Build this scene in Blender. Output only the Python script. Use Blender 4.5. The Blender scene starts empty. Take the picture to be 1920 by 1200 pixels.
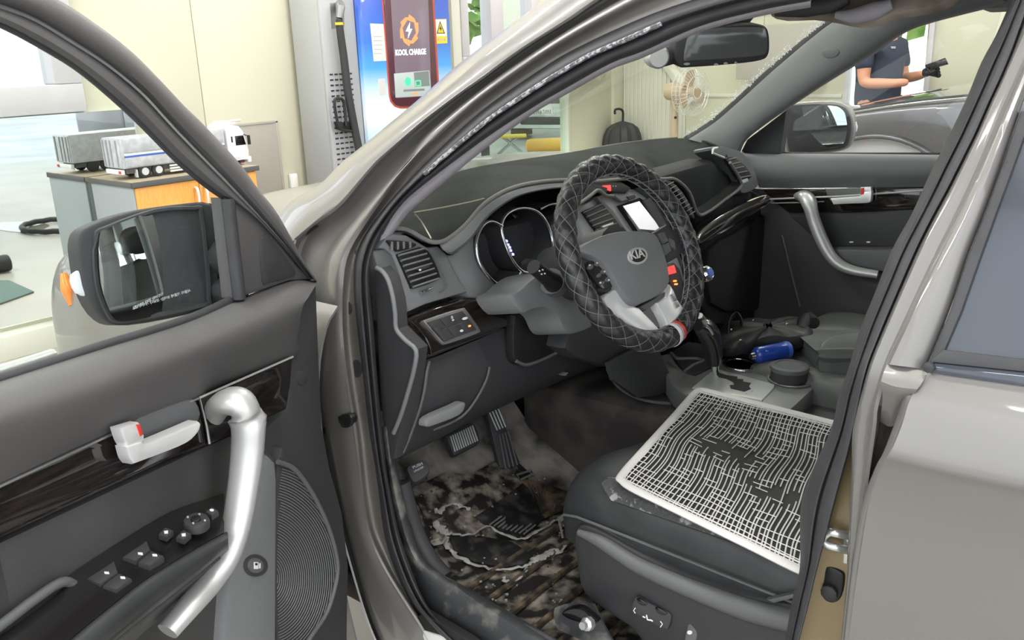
import bpy, bmesh, math, random
import numpy as np
from mathutils import Vector as V, Matrix
from math import pi, cos, sin, radians
random.seed(7); rng = np.random.default_rng(7)
S = bpy.context.scene; COL = S.collection
# ------------------------------------------------------------------ camera, world, exposure
FPX = 1650.0                                   # focal length in pixels of a 1920 wide frame
AL, PT, RO = radians(50), radians(17), radians(2)
CAM = V((-.91, 1.82, 1.48))
_h = V((cos(AL), -sin(AL), 0)); CF = _h*cos(PT) - V((0, 0, 1))*sin(PT)
_r = V((-sin(AL), -cos(AL), 0)); _u = _r.cross(CF)
CU = _u*cos(RO) + _r*sin(RO); CR = _r*cos(RO) - _u*sin(RO)
cd = bpy.data.cameras.new('camera'); cam = bpy.data.objects.new('camera', cd); COL.objects.link(cam)
cd.sensor_width = 36; cd.lens = FPX/1920*36; cd.clip_start = .02; cd.clip_end = 300
cam.matrix_world = Matrix(((CR.x, CU.x, -CF.x, CAM.x), (CR.y, CU.y, -CF.y, CAM.y), (CR.z, CU.z, -CF.z, CAM.z), (0, 0, 0, 1)))
S.camera = cam
S.view_settings.view_transform = 'Standard'; S.view_settings.look = 'None'
S.view_settings.gamma = 1; S.view_settings.use_curve_mapping = False
S.view_settings.exposure = 0.5
W = bpy.data.worlds.new('overcast_sky'); S.world = W; W.use_nodes = True
_n = W.node_tree.nodes; _l = W.node_tree.links
_bg = _n['Background']; _tc = _n.new('ShaderNodeTexCoord'); _sp = _n.new('ShaderNodeSeparateXYZ'); _cr = _n.new('ShaderNodeValToRGB')
_l.new(_tc.outputs['Generated'], _sp.inputs[0]); _l.new(_sp.outputs['Z'], _cr.inputs[0]); _l.new(_cr.outputs[0], _bg.inputs[0])
_cr.color_ramp.elements[0].color = (.95, .97, 1, 1); _cr.color_ramp.elements[1].color = (.72, .86, 1, 1)
_bg.inputs[1].default_value = 1.75
def area(name, loc, size, power, rot=(0, 0, 0), color=(1, .99, .97)):
    d = bpy.data.lights.new(name, 'AREA'); d.shape = 'RECTANGLE'; d.size, d.size_y = size; d.energy = power; d.color = color
    o = bpy.data.objects.new(name, d); COL.objects.link(o); o.location = loc; o.rotation_euler = rot; return o
LAMPS = [(x, y) for x in (-3.2, -.9, 1.4, 3.2) for y in (-4.4, -1.6, 1.1, 3.6)]
for _x, _y in LAMPS: area('lamp_light', (_x, _y, 3.13), (1.3, .16), 22)
# ------------------------------------------------------------------ unprojection onto real planes
def ray(px, py): return CF + CR*((px-960)/FPX) + CU*((600-py)/FPX)
def onp(px, py, p, n):
    d = ray(px, py); p = V(p); n = V(n); return CAM + d*((p-CAM).dot(n)/d.dot(n))
def PX(x, tilt=0, p=None): return (V((x, 0, 1.1)), V((-1, 0, tilt)).normalized())      # faces the rear of the car
def PY(y): return (V((0, y, 0)), V((0, 1, 0)))                                        # faces the driver's side
def PZ(z): return (V((0, 0, z)), V((0, 0, 1)))
def un(px, py, pl, off=0): return onp(px, py, pl[0]+pl[1]*off, pl[1])
def opn(px, py, off=0):                                                               # the driver's door opening, leaning in above the belt
    p = onp(px, py, (0, .85-off, 1.1), (0, 1, 0))
    return p if p.z < 1.1 else onp(px, py, (0, .85-off, 1.1), (0, 1, .35))
DOOR = (V((.30, .90, 1)), V((-.94, -.34, 0)).normalized())
# ------------------------------------------------------------------ materials
M = {}
def mat(name, col, rough=.5, metal=0, coat=0, bump=0, bs=200, col2=None, cs=8, emit=0, det=4, fac=(.4, .6), spec=.5, aniso=None):
    m = bpy.data.materials.new(name); m.use_nodes = True; nt = m.node_tree; b = nt.nodes['Principled BSDF']
    b.inputs['Base Color'].default_value = (*col, 1); b.inputs['Roughness'].default_value = rough; b.inputs['Metallic'].default_value = metal
    b.inputs['Coat Weight'].default_value = coat; b.inputs['Coat Roughness'].default_value = .04; b.inputs['Specular IOR Level'].default_value = spec
    tc = nt.nodes.new('ShaderNodeTexCoord')
    if col2 is not None:
        no = nt.nodes.new('ShaderNodeTexNoise'); no.inputs['Scale'].default_value = cs; no.inputs['Detail'].default_value = det
        src = tc.outputs['Object']
        if aniso:
            mp = nt.nodes.new('ShaderNodeMapping'); mp.inputs['Scale'].default_value = aniso; nt.links.new(src, mp.inputs[0]); src = mp.outputs[0]
        nt.links.new(src, no.inputs['Vector'])
        cr = nt.nodes.new('ShaderNodeValToRGB'); cr.color_ramp.elements[0].position, cr.color_ramp.elements[1].position = fac
        cr.color_ramp.elements[0].color = (*col, 1); cr.color_ramp.elements[1].color = (*col2, 1)
        nt.links.new(no.outputs['Fac'], cr.inputs[0]); nt.links.new(cr.outputs[0], b.inputs['Base Color'])
    if bump:
        no = nt.nodes.new('ShaderNodeTexNoise'); no.inputs['Scale'].default_value = bs; no.inputs['Detail'].default_value = 3
        nt.links.new(tc.outputs['Object'], no.inputs['Vector'])
        bp = nt.nodes.new('ShaderNodeBump'); bp.inputs['Strength'].default_value = bump; bp.inputs['Distance'].default_value = .002
        nt.links.new(no.outputs['Fac'], bp.inputs['Height']); nt.links.new(bp.outputs[0], b.inputs['Normal'])
    if emit:
        b.inputs['Emission Color'].default_value = (*col, 1); b.inputs['Emission Strength'].default_value = emit
    M[name] = m; return m
def glass(name, tint, gl=.08, rough=.0):
    m = bpy.data.materials.new(name); m.use_nodes = True; nt = m.node_tree; nt.nodes.clear()
    o = nt.nodes.new('ShaderNodeOutputMaterial'); t = nt.nodes.new('ShaderNodeBsdfTransparent'); t.inputs[0].default_value = (*tint, 1)
    g = nt.nodes.new('ShaderNodeBsdfGlossy'); g.inputs['Roughness'].default_value = rough
    lw = nt.nodes.new('ShaderNodeLayerWeight'); pw = nt.nodes.new('ShaderNodeMath'); pw.operation = 'POWER'; pw.inputs[1].default_value = 5
    f = nt.nodes.new('ShaderNodeMath'); f.operation = 'MULTIPLY_ADD'; f.inputs[1].default_value = .45; f.inputs[2].default_value = .02; mx = nt.nodes.new('ShaderNodeMixShader')
    nt.links.new(lw.outputs['Facing'], pw.inputs[0]); nt.links.new(pw.outputs[0], f.inputs[0]); nt.links.new(f.outputs[0], mx.inputs[0]); nt.links.new(t.outputs[0], mx.inputs[1]); nt.links.new(g.outputs[0], mx.inputs[2]); nt.links.new(mx.outputs[0], o.inputs[0])
    M[name] = m; return m
mat('paint', (.205, .196, .188), .42, .35, .55)
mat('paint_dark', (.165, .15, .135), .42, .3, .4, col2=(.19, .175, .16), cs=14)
mat('paint_gold', (.25, .19, .10), .42, .3, .4)
mat('rubber', (.038, .038, .041), .55, bump=.1, bs=300, col2=(.045, .045, .05), cs=30)
mat('rubber_worn', (.04, .04, .048), .6, bump=.3, bs=120, col2=(.16, .16, .18), cs=55, fac=(.55, .75))
mat('wear', (.42, .42, .44), .7, col2=(.10, .10, .11), cs=160, fac=(.42, .52))
mat('plastic_deep', (.022, .022, .024), .7, spec=.15)
mat('plastic', (.046, .046, .049), .55, spec=.35, bump=.25, bs=900)
mat('plastic_grey', (.11, .112, .116), .48, bump=.3, bs=900)
mat('plastic_mid', (.18, .184, .19), .5, bump=.25, bs=900)
mat('door_soft', (.086, .082, .082), .5, bump=.35, bs=1100, col2=(.097, .094, .094), cs=4)
mat('door_low', (.05, .048, .048), .5, bump=.35, bs=1100, col2=(.062, .06, .06), cs=4)
mat('trim_lilac', (.36, .34, .375), .65, bump=.2, bs=700)
mat('pillar_trim', (.15, .154, .16), .65, bump=.2, bs=700)
mat('gloss_black', (.012, .011, .011), .08, 0, .8)
mat('wood', (.010, .008, .0075), .1, 0, 1, col2=(.02, .0145, .0125), cs=16, aniso=(3, 1, 12))
mat('chrome', (.82, .82, .83), .08, 1)
mat('silver', (.62, .62, .61), .42, .55, .15)
mat('silver_white', (.80, .80, .80), .35, .4, .3)
mat('satin', (.30, .30, .30), .4, .7)
mat('leather', (.03, .032, .034), .45, bump=.05, bs=900, col2=(.042, .045, .046), cs=9)
mat('leather_worn', (.05, .052, .052), .45, bump=.8, bs=160, col2=(.30, .30, .29), cs=45, fac=(.56, .62))
mat('leather_grey', (.10, .105, .10), .5, bump=.1, bs=350)
mat('suede', (.028, .029, .028), .95, bump=.3, bs=600, col2=(.04, .042, .041), cs=6, spec=.1)
mat('piping', (.17, .165, .155), .8, bump=.4, bs=500)
mat('stitch', (.35, .31, .24), .8)
mat('carpet', (.055, .05, .048), .95, bump=.6, bs=350, col2=(.10, .088, .078), cs=9, spec=.1)
mat('dirty_rubber', (.016, .014, .013), .55, bump=.5, bs=90, col2=(.34, .30, .25), cs=26, det=12, fac=(.45, .68))
mat('dirty_sill', (.04, .042, .045), .55, bump=.4, bs=120, col2=(.22, .21, .19), cs=18, det=11, fac=(.52, .72))
mat('torn_edge', (.30, .28, .26), .75, bump=.6, bs=150, col2=(.45, .44, .43), cs=40)
mat('rust_rubber', (.03, .025, .02), .6, bump=.4, bs=90, col2=(.20, .14, .085), cs=28, det=8, fac=(.45, .7))
mat('mirror', (.88, .9, .9), .01, 1)
mat('mirror_grey', (.17, .18, .18), .12, .3)  # grey base stands in for the interior this mirror would reflect
mat('wall_mirror', (.84, .88, .86), .015, 1)
mat('cream', (.62, .605, .47), .65, bump=.05, bs=40)
mat('cream_rib', (.66, .65, .56), .6)
mat('pvc', (.56, .54, .555), .4)
mat('white', (.8, .8, .79), .4)
mat('concrete', (.40, .37, .325), .42, bump=.1, bs=30, col2=(.50, .47, .42), cs=1.3, det=8, fac=(.3, .75))
mat('pavement', (.62, .60, .57), .9, col2=(.48, .46, .44), cs=.6, det=6)
mat('ceiling_m', (.7, .7, .66), .8)
mat('lamp_tube', (1, .98, .93), .4, emit=9)
mat('grass', (.13, .27, .05), .9, col2=(.33, .50, .13), cs=3, det=6)
mat('grey_metal', (.42, .43, .44), .4, .2)
mat('grey_panel', (.40, .37, .325), .6)
mat('board_grey', (.33, .35, .36), .6)
mat('board_top', (.36, .29, .20), .5, col2=(.42, .34, .24), cs=20, aniso=(1, 9, 1))
mat('board_edge', (.10, .095, .095), .5)
mat('orange_door', (.85, .36, .07), .45, col2=(.9, .42, .10), cs=12, aniso=(14, 14, 1))
mat('black', (.012, .012, .012), .5)
mat('dark', (.03, .03, .032), .6)
mat('tyre', (.03, .03, .03), .8)
mat('truck_grey', (.45, .45, .48), .5, col2=(.55, .55, .57), cs=30)
mat('blue_print', (.05, .12, .5), .4)
mat('maroon', (.08, .018, .03), .3, 0, .5)
mat('maroon_edge', (.5, .08, .05), .4)
mat('yellow', (.85, .60, .03), .5)
mat('orange_plastic', (.8, .42, .06), .5)
mat('paper', (.80, .75, .68), .8)
mat('screen_dark', (.15, .115, .14), .15, emit=.45)
mat('screen_ui', (.36, .41, .40), .2, emit=.3)
mat('screen_ui_dark', (.14, .17, .16), .2, emit=.4)
mat('screen_orange', (.85, .24, .09), .3, emit=.6)
mat('screen_white', (.8, .95, .9), .3, emit=.8)
mat('screen_green', (.06, .8, .28), .3, emit=.6)
mat('red_led', (1, .02, .02), .3, emit=2.2)
mat('orange_led', (1, .25, .05), .3, emit=1.5)
mat('blue_led', (.45, .45, 1), .3, emit=1.2)
mat('nav_screen', (.75, .74, .76), .15, emit=.5)
mat('lcd_black', (.006, .006, .007), .12)
mat('mark', (.75, .75, .76), .5)
mat('mark_grey', (.4, .4, .42), .5)
mat('red', (.65, .04, .03), .4)
mat('amber', (.9, .25, .04), .25)
mat('lens', (.75, .75, .80), .1)
mat('skin', (.62, .29, .18), .55)
mat('navy', (.035, .045, .075), .8, bump=.3, bs=200)
mat('glove', (.03, .035, .038), .7)
mat('hair', (.012, .01, .01), .7)
mat('suv_grey', (.11, .105, .115), .25, .5, 1)
mat('liner', (.65, .65, .66), .8)
mat('car_white', (.75, .78, .74), .3, 0, .8)
mat('fan_beige', (.55, .42, .29), .5)
mat('zinc', (.68, .70, .70), .3, .8)
mat('blue_can', (.012, .05, .32), .3, 0, .4, col2=(.3, .33, .42), cs=55, fac=(.68, .72))
mat('cord', (.56, .545, .53), .7)
mat('pad_black', (.02, .02, .019), .8, bump=.4, bs=300)
mat('teal', (.13, .2, .19), .7)
mat('wet', (.26, .24, .19), .05)
mat('dirty_visor', (.13, .105, .08), .5, bump=.3, bs=60, col2=(.42, .36, .31), cs=14, det=8, fac=(.35, .7))
mat('tinted', (.035, .042, .058), .12, col2=(.05, .058, .075), cs=4, coat=.4)
mat('leaf', (.16, .30, .06), .8, col2=(.38, .55, .15), cs=2.5)
glass('glass_green', (.965, .99, .96)); glass('glass_clear', (.96, .98, .97)); glass('glass_fan', (.9, .92, .92)); glass('glass_opening', (.92, .97, .92)); glass('visor_plastic', (.62, .55, .48), rough=.2)
# ------------------------------------------------------------------ object helpers
WL = {}
def empty(name, loc=(0, 0, 0), parent=None):
    o = bpy.data.objects.new(name, None); COL.objects.link(o); o.location = loc; o.empty_display_size = .1; WL[o] = V(loc); return o
def tag(o, label=None, cat=None, group=None, kind=None):
    if label: o['label'] = label
    if cat: o['category'] = cat
    if group: o['group'] = group
    if kind: o['kind'] = kind
    return o
def thing(name, loc, label, cat, group=None): return tag(empty(name, loc), label, cat, group)
def link(name, me, m, parent=None, ang=35):
    if m and not me.materials: me.materials.append(M[m])
    n = len(me.vertices); co = np.empty(n*3); me.vertices.foreach_get('co', co); co = co.reshape(-1, 3)
    c = (co.min(0)+co.max(0))/2; co -= c; me.vertices.foreach_set('co', co.ravel()); me.update()
    me.polygons.foreach_set('use_smooth', [True]*len(me.polygons)); me.set_sharp_from_angle(angle=radians(ang))
    o = bpy.data.objects.new(name, me); COL.objects.link(o); c = V(c); WL[o] = c.copy(); o.location = c
    if parent: o.parent = parent; o.location = c-WL[parent]
    return o
def mk(name, verts, faces, m, parent=None, ang=35, fix=True):
    me = bpy.data.meshes.new(name); me.from_pydata([tuple(v) for v in verts], [], faces)
    if fix:
        bm = bmesh.new(); bm.from_mesh(me); bmesh.ops.recalc_face_normals(bm, faces=bm.faces); bm.to_mesh(me); bm.free()
    return link(name, me, m, parent, ang)
class MB:
    def __init__(s): s.v = []; s.f = []
    def add(s, g):
        b = len(s.v); s.v += list(g[0]); s.f += [tuple(i+b for i in f) for f in g[1]]; return s
    def build(s, name, m, parent=None, ang=35, fix=True): return mk(name, s.v, s.f, m, parent, ang, fix)
def crom(pts, k=6, closed=False):
    pts = [V(p) for p in pts]; n = len(pts); out = []
    for i in range(n if closed else n-1):
        p1, p2 = pts[i], pts[(i+1) % n]
        p0 = pts[(i-1) % n] if closed or i > 0 else p1*2-p2
        p3 = pts[(i+2) % n] if closed or i < n-2 else p2*2-p1
        for j in range(k):
            t = j/k; out.append(.5*((2*p1)+(p2-p0)*t+(2*p0-5*p1+4*p2-p3)*t*t+(3*p1-p0-3*p2+p3)*t**3))
    if not closed: out.append(pts[-1])
    return out
def resamp(pts, n):
    d = [0.]
    for a, b in zip(pts, pts[1:]): d.append(d[-1]+(b-a).length)
    out = []; j = 0
    for i in range(n):
        t = d[-1]*i/(n-1)
        while j < len(pts)-2 and d[j+1] < t: j += 1
        s = (t-d[j])/max(1e-9, d[j+1]-d[j]); out.append(pts[j].lerp(pts[j+1], min(1, s)))
    return out
def smp(pix, k):                       # closed 2D outline; points with a third entry stay corners
    n = len(pix); out = []
    c = [len(p) > 2 for p in pix]; q = [V((p[0], p[1], 0)) for p in pix]
    for i in range(n):
        a, b = q[i], q[(i+1) % n]
        if c[i] and c[(i+1) % n]: out.append((a.x, a.y)); continue
        p0 = a*2-b if c[i] else q[(i-1) % n]; p3 = b*2-a if c[(i+1) % n] else q[(i+2) % n]
        for j in range(k):
            t = j/k; v = .5*((2*a)+(b-p0)*t+(2*p0-5*a+4*b-p3)*t*t+(3*a-p0-3*b+p3)*t**3); out.append((v.x, v.y))
    return out
def prism(pts, n, t, bev=.003, seg=2, cap=True):
    bm = bmesh.new(); n = V(n).normalized(); vs = [bm.verts.new(p) for p in pts]; f = bm.faces.new(vs); f.normal_update()
    if f.normal.dot(n) < 0: f.normal_flip(); vs = vs[::-1]
    ws = [bm.verts.new(v.co-n*t) for v in vs]; N = len(vs)
    for i in range(N): bm.faces.new((vs[(i+1) % N], vs[i], ws[i], ws[(i+1) % N]))
    if cap: bm.faces.new(ws[::-1])
    bm.normal_update()
    if bev:
        es = [e for e in bm.edges if e.verts[0] in vs and e.verts[1] in vs]
        try: bmesh.ops.bevel(bm, geom=es, offset=bev, segments=seg, profile=.5, affect='EDGES', clamp_overlap=True)
        except Exception: pass
    bmesh.ops.triangulate(bm, faces=[f for f in bm.faces if len(f.verts) > 4])
    bm.verts.ensure_lookup_table(); bm.verts.index_update()
    g = ([v.co.copy() for v in bm.verts], [tuple(v.index for v in f.verts) for f in bm.faces]); bm.free(); return g
def slabg(pix, pl, t, bev=.003, off=0, sm=0, seg=2):
    if sm: pix = smp(pix, sm)
    return prism([un(p[0], p[1], pl, off) for p in pix], pl[1], t, bev, seg)
def slab(name, pix, pl, t, m, parent=None, bev=.003, off=0, sm=0, seg=2):
    return mk(name, *slabg(pix, pl, t, bev, off, sm, seg), m, parent, fix=False)
def boxg(c, s, bev=0, R=None, seg=2):
    bm = bmesh.new(); bmesh.ops.create_cube(bm, size=1); bmesh.ops.scale(bm, vec=V(s), verts=bm.verts)
    if bev: bmesh.ops.bevel(bm, geom=bm.edges[:], offset=bev, segments=seg, profile=.5, affect='EDGES')
    if R is not None: bmesh.ops.transform(bm, matrix=R.to_4x4(), verts=bm.verts)
    bmesh.ops.translate(bm, vec=V(c), verts=bm.verts); bm.verts.index_update()
    g = ([v.co.copy() for v in bm.verts], [tuple(v.index for v in f.verts) for f in bm.faces]); bm.free(); return g
def box(name, c, s, m, parent=None, bev=.003, R=None): return mk(name, *boxg(c, s, bev, R), m, parent, fix=False)
def b2(name, lo, hi, m, parent=None, bev=.003):
    lo, hi = V(lo), V(hi); return box(name, (lo+hi)/2, hi-lo, m, parent, bev)
def tubeg(pts, r, seg=8, closed=False, k=0, flat=1, up=None, cap=True):
    P = [V(p) for p in pts]; n0 = len(P); rr = r if isinstance(r, (list, tuple)) else [r]*n0
    if k:
        P2 = crom(P, k, closed); N = len(P2); R2 = []
        for i in range(N):
            s = i/k; a = int(s); f = s-a; R2.append(rr[a % n0]*(1-f)+rr[(a+1) % n0]*f if (closed or a < n0-1) else rr[-1])
        P, rr = P2, R2
    N = len(P); vs = []; fs = []; prev = None
    for i in range(N):
        t = (P[(i+1) % N]-P[(i-1) % N]) if closed else (P[min(N-1, i+1)]-P[max(0, i-1)])
        t.normalize()
        if up is not None: a = V(up)-t*V(up).dot(t)
        elif prev is None: a = t.orthogonal()
        else: a = prev-t*prev.dot(t)
        if a.length < 1e-6: a = t.orthogonal()
        a.normalize(); prev = a; b = t.cross(a)
        for j in range(seg):
            w = 2*pi*(j+.5)/seg; vs.append(P[i]+a*(cos(w)*rr[i]*flat)+b*(sin(w)*rr[i]))
    for i in range(N if closed else N-1):
        for j in range(seg): fs.append((i*seg+j, i*seg+(j+1) % seg, ((i+1) % N)*seg+(j+1) % seg, ((i+1) % N)*seg+j))
    if not closed and cap: fs.append(tuple(range(seg))[::-1]); fs.append(tuple((N-1)*seg+j for j in range(seg)))
    return vs, fs
def tube(name, pts, r, m, parent=None, seg=10, closed=False, k=0, flat=1, up=None, ang=50): return mk(name, *tubeg(pts, r, seg, closed, k, flat, up), m, parent, ang)
def loftg(rails, n=40, k=6, sm=True):
    rs = [resamp(crom(r, k) if sm and len(r) > 2 else [V(p) for p in r], n) for r in rails]
    vs = [p for r in rs for p in r]; fs = [(i*n+j, i*n+j+1, (i+1)*n+j+1, (i+1)*n+j) for i in range(len(rs)-1) for j in range(n-1)]
    return vs, fs
def loft(name, rails, m, parent=None, n=40, t=.003, cross=0, ang=40, sm=True, toward=None):
    rs = [resamp(crom(r, 6) if sm and len(r) > 2 else [V(p) for p in r], n) for r in rails]
    if cross:
        cols = [crom([r[j] for r in rs], cross) for j in range(n)]; rs = [[c[i] for c in cols] for i in range(len(cols[0]))]
    me = bpy.data.meshes.new(name)
    me.from_pydata([tuple(p) for r in rs for p in r], [], [(i*n+j, i*n+j+1, (i+1)*n+j+1, (i+1)*n+j) for i in range(len(rs)-1) for j in range(n-1)])
    bm = bmesh.new(); bm.from_mesh(me); bmesh.ops.recalc_face_normals(bm, faces=bm.faces)
    tw = V(toward) if toward is not None else CAM
    s = sum((f.normal.dot(tw-f.calc_center_median()) > 0) - (f.normal.dot(tw-f.calc_center_median()) < 0) for f in bm.faces)
    if s < 0: bmesh.ops.reverse_faces(bm, faces=bm.faces)
    if t: bmesh.ops.solidify(bm, geom=bm.faces[:], thickness=t)
    bm.to_mesh(me); bm.free(); return link(name, me, m, parent, ang)
def latheg(prof, c, axis, seg=24, cap=True):
    ax = V(axis).normalized(); a = ax.orthogonal().normalized(); b = ax.cross(a); c = V(c); vs = []; fs = []
    for (r, h) in prof:
        for j in range(seg):
            w = 2*pi*j/seg; vs.append(c+ax*h+a*(r*cos(w))+b*(r*sin(w)))
    for i in range(len(prof)-1):
        for j in range(seg): fs.append((i*seg+j, i*seg+(j+1) % seg, (i+1)*seg+(j+1) % seg, (i+1)*seg+j))
    if cap: fs.append(tuple(range(seg))[::-1]); fs.append(tuple((len(prof)-1)*seg+j for j in range(seg)))
    return vs, fs
def lathe(name, prof, c, axis, m, parent=None, seg=24, ang=35): return mk(name, *latheg(prof, c, axis, seg), m, parent, ang)
def ell(cx, cy, a, b, rot=0, n=32, a0=0, a1=2*pi, full=True):
    r = radians(rot); out = []
    for i in range(n if full else n+1):
        w = a0+(a1-a0)*i/n; x, y = a*cos(w), b*sin(w); out.append((cx+x*cos(r)-y*sin(r), cy+x*sin(r)+y*cos(r)))
    return out
def text(name, s, p0, p1, up, m, parent=None, depth=.0004, sy=1, flip=False, bold=0):
    p0, p1 = V(p0), V(p1); xd = (p1-p0); w = xd.length; xd.normalize(); up = V(up); up = (up-xd*up.dot(xd)).normalized(); nz = xd.cross(up)
    cu = bpy.data.curves.new('text', 'FONT'); cu.body = s; cu.extrude = .01; cu.resolution_u = 2; cu.offset = bold
    o = bpy.data.objects.new('text', cu); COL.objects.link(o); bpy.context.view_layer.update()
    me = bpy.data.meshes.new_from_object(o.evaluated_get(bpy.context.evaluated_depsgraph_get())); bpy.data.objects.remove(o)
    co = np.array([v.co[:] for v in me.vertices]); lo, hi = co.min(0), co.max(0); k = w/(hi[0]-lo[0])
    for v in me.vertices:
        x = (v.co.x-lo[0])*k; x = w-x if flip else x
        v.co = p0+xd*x+up*((v.co.y-lo[1])*k*sy)+nz*(depth if v.co.z > 0 else -depth)
    me.materials.clear(); return link(name, me, m, parent, 20)
def textp(name, s, a, b, pl, m, parent=None, off=.001, sy=1, flip=False, bold=0):
    p0, p1 = un(*a, pl, off), un(*b, pl, off); xd = (p1-p0).normalized(); up = pl[1].cross(xd)
    return text(name, s, p0, p1, up, m, parent, sy=sy, flip=flip, bold=bold)
# ================================================================== the garage
def st(o): o['kind'] = 'structure'; return o
st(b2('floor', (-6.5, -6.1, -.1), (4.2, 6.5, 0), 'concrete', bev=0))
st(b2('ground', (-60, -60, -.2), (70, 60, -.1), 'pavement', bev=0))
st(b2('reflected_floor', (4.2, -34, -.1), (19, 3, -.02), 'concrete', bev=0))  # floor behind the front wall, belongs to the built mirror reflection
ceil = st(b2('ceiling', (-4.2, -6.1, 3.3), (4.2, 4.4, 3.4), 'ceiling_m', bev=0))
wf = st(empty('wall_front', (4.1, 0, 0)))
PANELS = [(2.2, 3.2, 0, 3.3), (3.2, 4.2, 0, 3.3), (4.2, 5.2, 0, 3.3), (5.2, 6.5, 0, 3.3), (1.2, 2.2, 0, 3.3), (-.527, 1.2, 0, 1.24), (-.527, 1.2, 2.45, 3.3), (-1.27, -.527, 0, 3.3), (-2.019, -1.27, 0, 3.3),
          (-3.5, -2.14, 0, 3.3), (-4.6, -3.6, 1.25, 1.36), (-4.6, -3.6, 2.4, 3.3), (-5.08, -4.6, 1.25, 3.3), (-5.82, -5.08, 0, 3.3)]
for y0, y1, z0, z1 in PANELS: b2('wall_panel', (4.1, y0+.002, z0), (4.2, y1-.002, z1), 'cream', wf, bev=.004)
b2('wall_panel', (4.1, -5.08, 0), (4.2, -3.6, .1), 'cream', wf)
b2('corner_post', (4.07, -2.14, 0), (4.19, -2.019, 3.3), 'cream', wf, bev=.006)
b2('corner_post', (4.06, -3.6, 0), (4.19, -3.5, 3.3), 'cream_rib', wf, bev=.006)
b2('corner_post', (4.07, -6, 0), (4.19, -5.82, 3.3), 'cream', wf, bev=.006)
wr = st(empty('wall_right', (0, -6, 0)))
for i in range(8): b2('wall_panel', (-6.5+i*.96, -6.1, 0), (-6.5+(i+1)*.96-.004, -6, 3.3), 'cream', wr, bev=.004)
b2('wall_panel', (1.184, -6.1, 2.15), (1.82, -6, 3.3), 'cream', wr)
b2('wall_panel', (1.824, -6.1, 0), (2.6, -6, 3.3), 'cream', wr, bev=.004)
b2('wall_panel', (2.604, -6.1, 0), (3.36, -6, 3.3), 'cream', wr, bev=.004)
b2('wall_panel', (3.364, -6.1, 0), (4.1, -6, 3.3), 'cream_rib', wr, bev=.004)
for i in range(15): b2('wall_rib', (3.39+i*.047, -6, 0), (3.408+i*.047, -5.988, 3.3), 'cream_rib', wr, bev=.004)
b2('door_frame', (1.16, -6.02, 0), (1.2, -5.97, 2.17), 'pvc', wr); b2('door_frame', (1.80, -6.02, 0), (1.84, -5.97, 2.17), 'pvc', wr); b2('door_frame', (1.16, -6.02, 2.13), (1.84, -5.97, 2.17), 'pvc', wr)
b2('wainscot_rail', (1.86, -6, 1.0), (3.3, -5.985, 1.03), 'cream_rib', wr)
R = Matrix.Rotation(radians(38), 3, 'Y'); box('diagonal_bar', (3.66, -5.97, 1.45), (.11, .03, 1.25), 'cream_rib', wr, R=R)  # flat diagonal bar set against the ribbed wall panel
st(b2('curb_front', (3.98, -.55, 0), (4.1, 1.9, .13), 'cream_rib'))
def window(name, y0, y1, z0, z1, mull, fr=.15):
    w = st(empty(name, (4.1, (y0+y1)/2, z0)))
    b2('window_frame', (4.05, y0, z0), (4.19, y1, z0+fr), 'pvc', w, .008); b2('window_frame', (4.05, y0, z1-fr), (4.19, y1, z1), 'pvc', w, .008)
    for a, b in ((y0, y0+fr), (y1-fr, y1)): b2('window_frame', (4.051, a, z0+fr), (4.189, b, z1-fr), 'pvc', w, .008)
    for a, b in mull: b2('window_mullion', (4.06, a, z0+fr), (4.18, b, z1-fr), 'pvc', w, .006)
    b2('window_pane', (4.13, y0+fr, z0+fr), (4.136, y1-fr, z1-fr), 'glass_clear', w, 0)
window('window_1', -.527, 1.2, 1.24, 2.45, [(.3, .4)])
window('window_2', -4.6, -3.6, 1.36, 2.4, [(-4.13, -3.97)], .09)
for a, b, z0, z1 in ((-.49, -.40, 1.30, 1.38),): pass
w3 = st(empty('mirror_opening', (4.1, -4.3, .1)))  # stands in for a wall mirror; its reflection is built behind the glass
b2('window_pane', (4.12, -5.08, .1), (4.13, -3.6, 1.25), 'glass_opening', w3, 0); b2('window_frame', (4.09, -5.10, .1), (4.16, -5.07, 1.25), 'cream_rib', w3); b2('window_frame', (4.09, -5.08, .08), (4.16, -3.6, .11), 'cream_rib', w3)
# wall behind the opening, part of the built mirror reflection
nb = st(empty('reflected_wall', (14, -8, 0)))
for i in range(8): b2('wall_panel', (18.8, -37+i*2, 0), (18.9, -35.004+i*2, 3.3), 'cream', nb)
# ceiling lamps
for x, y in LAMPS:
    L = thing('ceiling_lamp', (x, y, 3.2), 'long white fluorescent batten lamp mounted under the garage ceiling', 'ceiling lamp', 'ceiling lamps over the bays')
    b2('lamp_housing', (x-.7, y-.1, 3.2), (x+.7, y+.1, 3.3), 'white', L, .01)
    for s in (-.04, .04): tube('lamp_tube', [(x-.65, y+s, 3.18), (x+.65, y+s, 3.18)], .016, 'lamp_tube', L)
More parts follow.
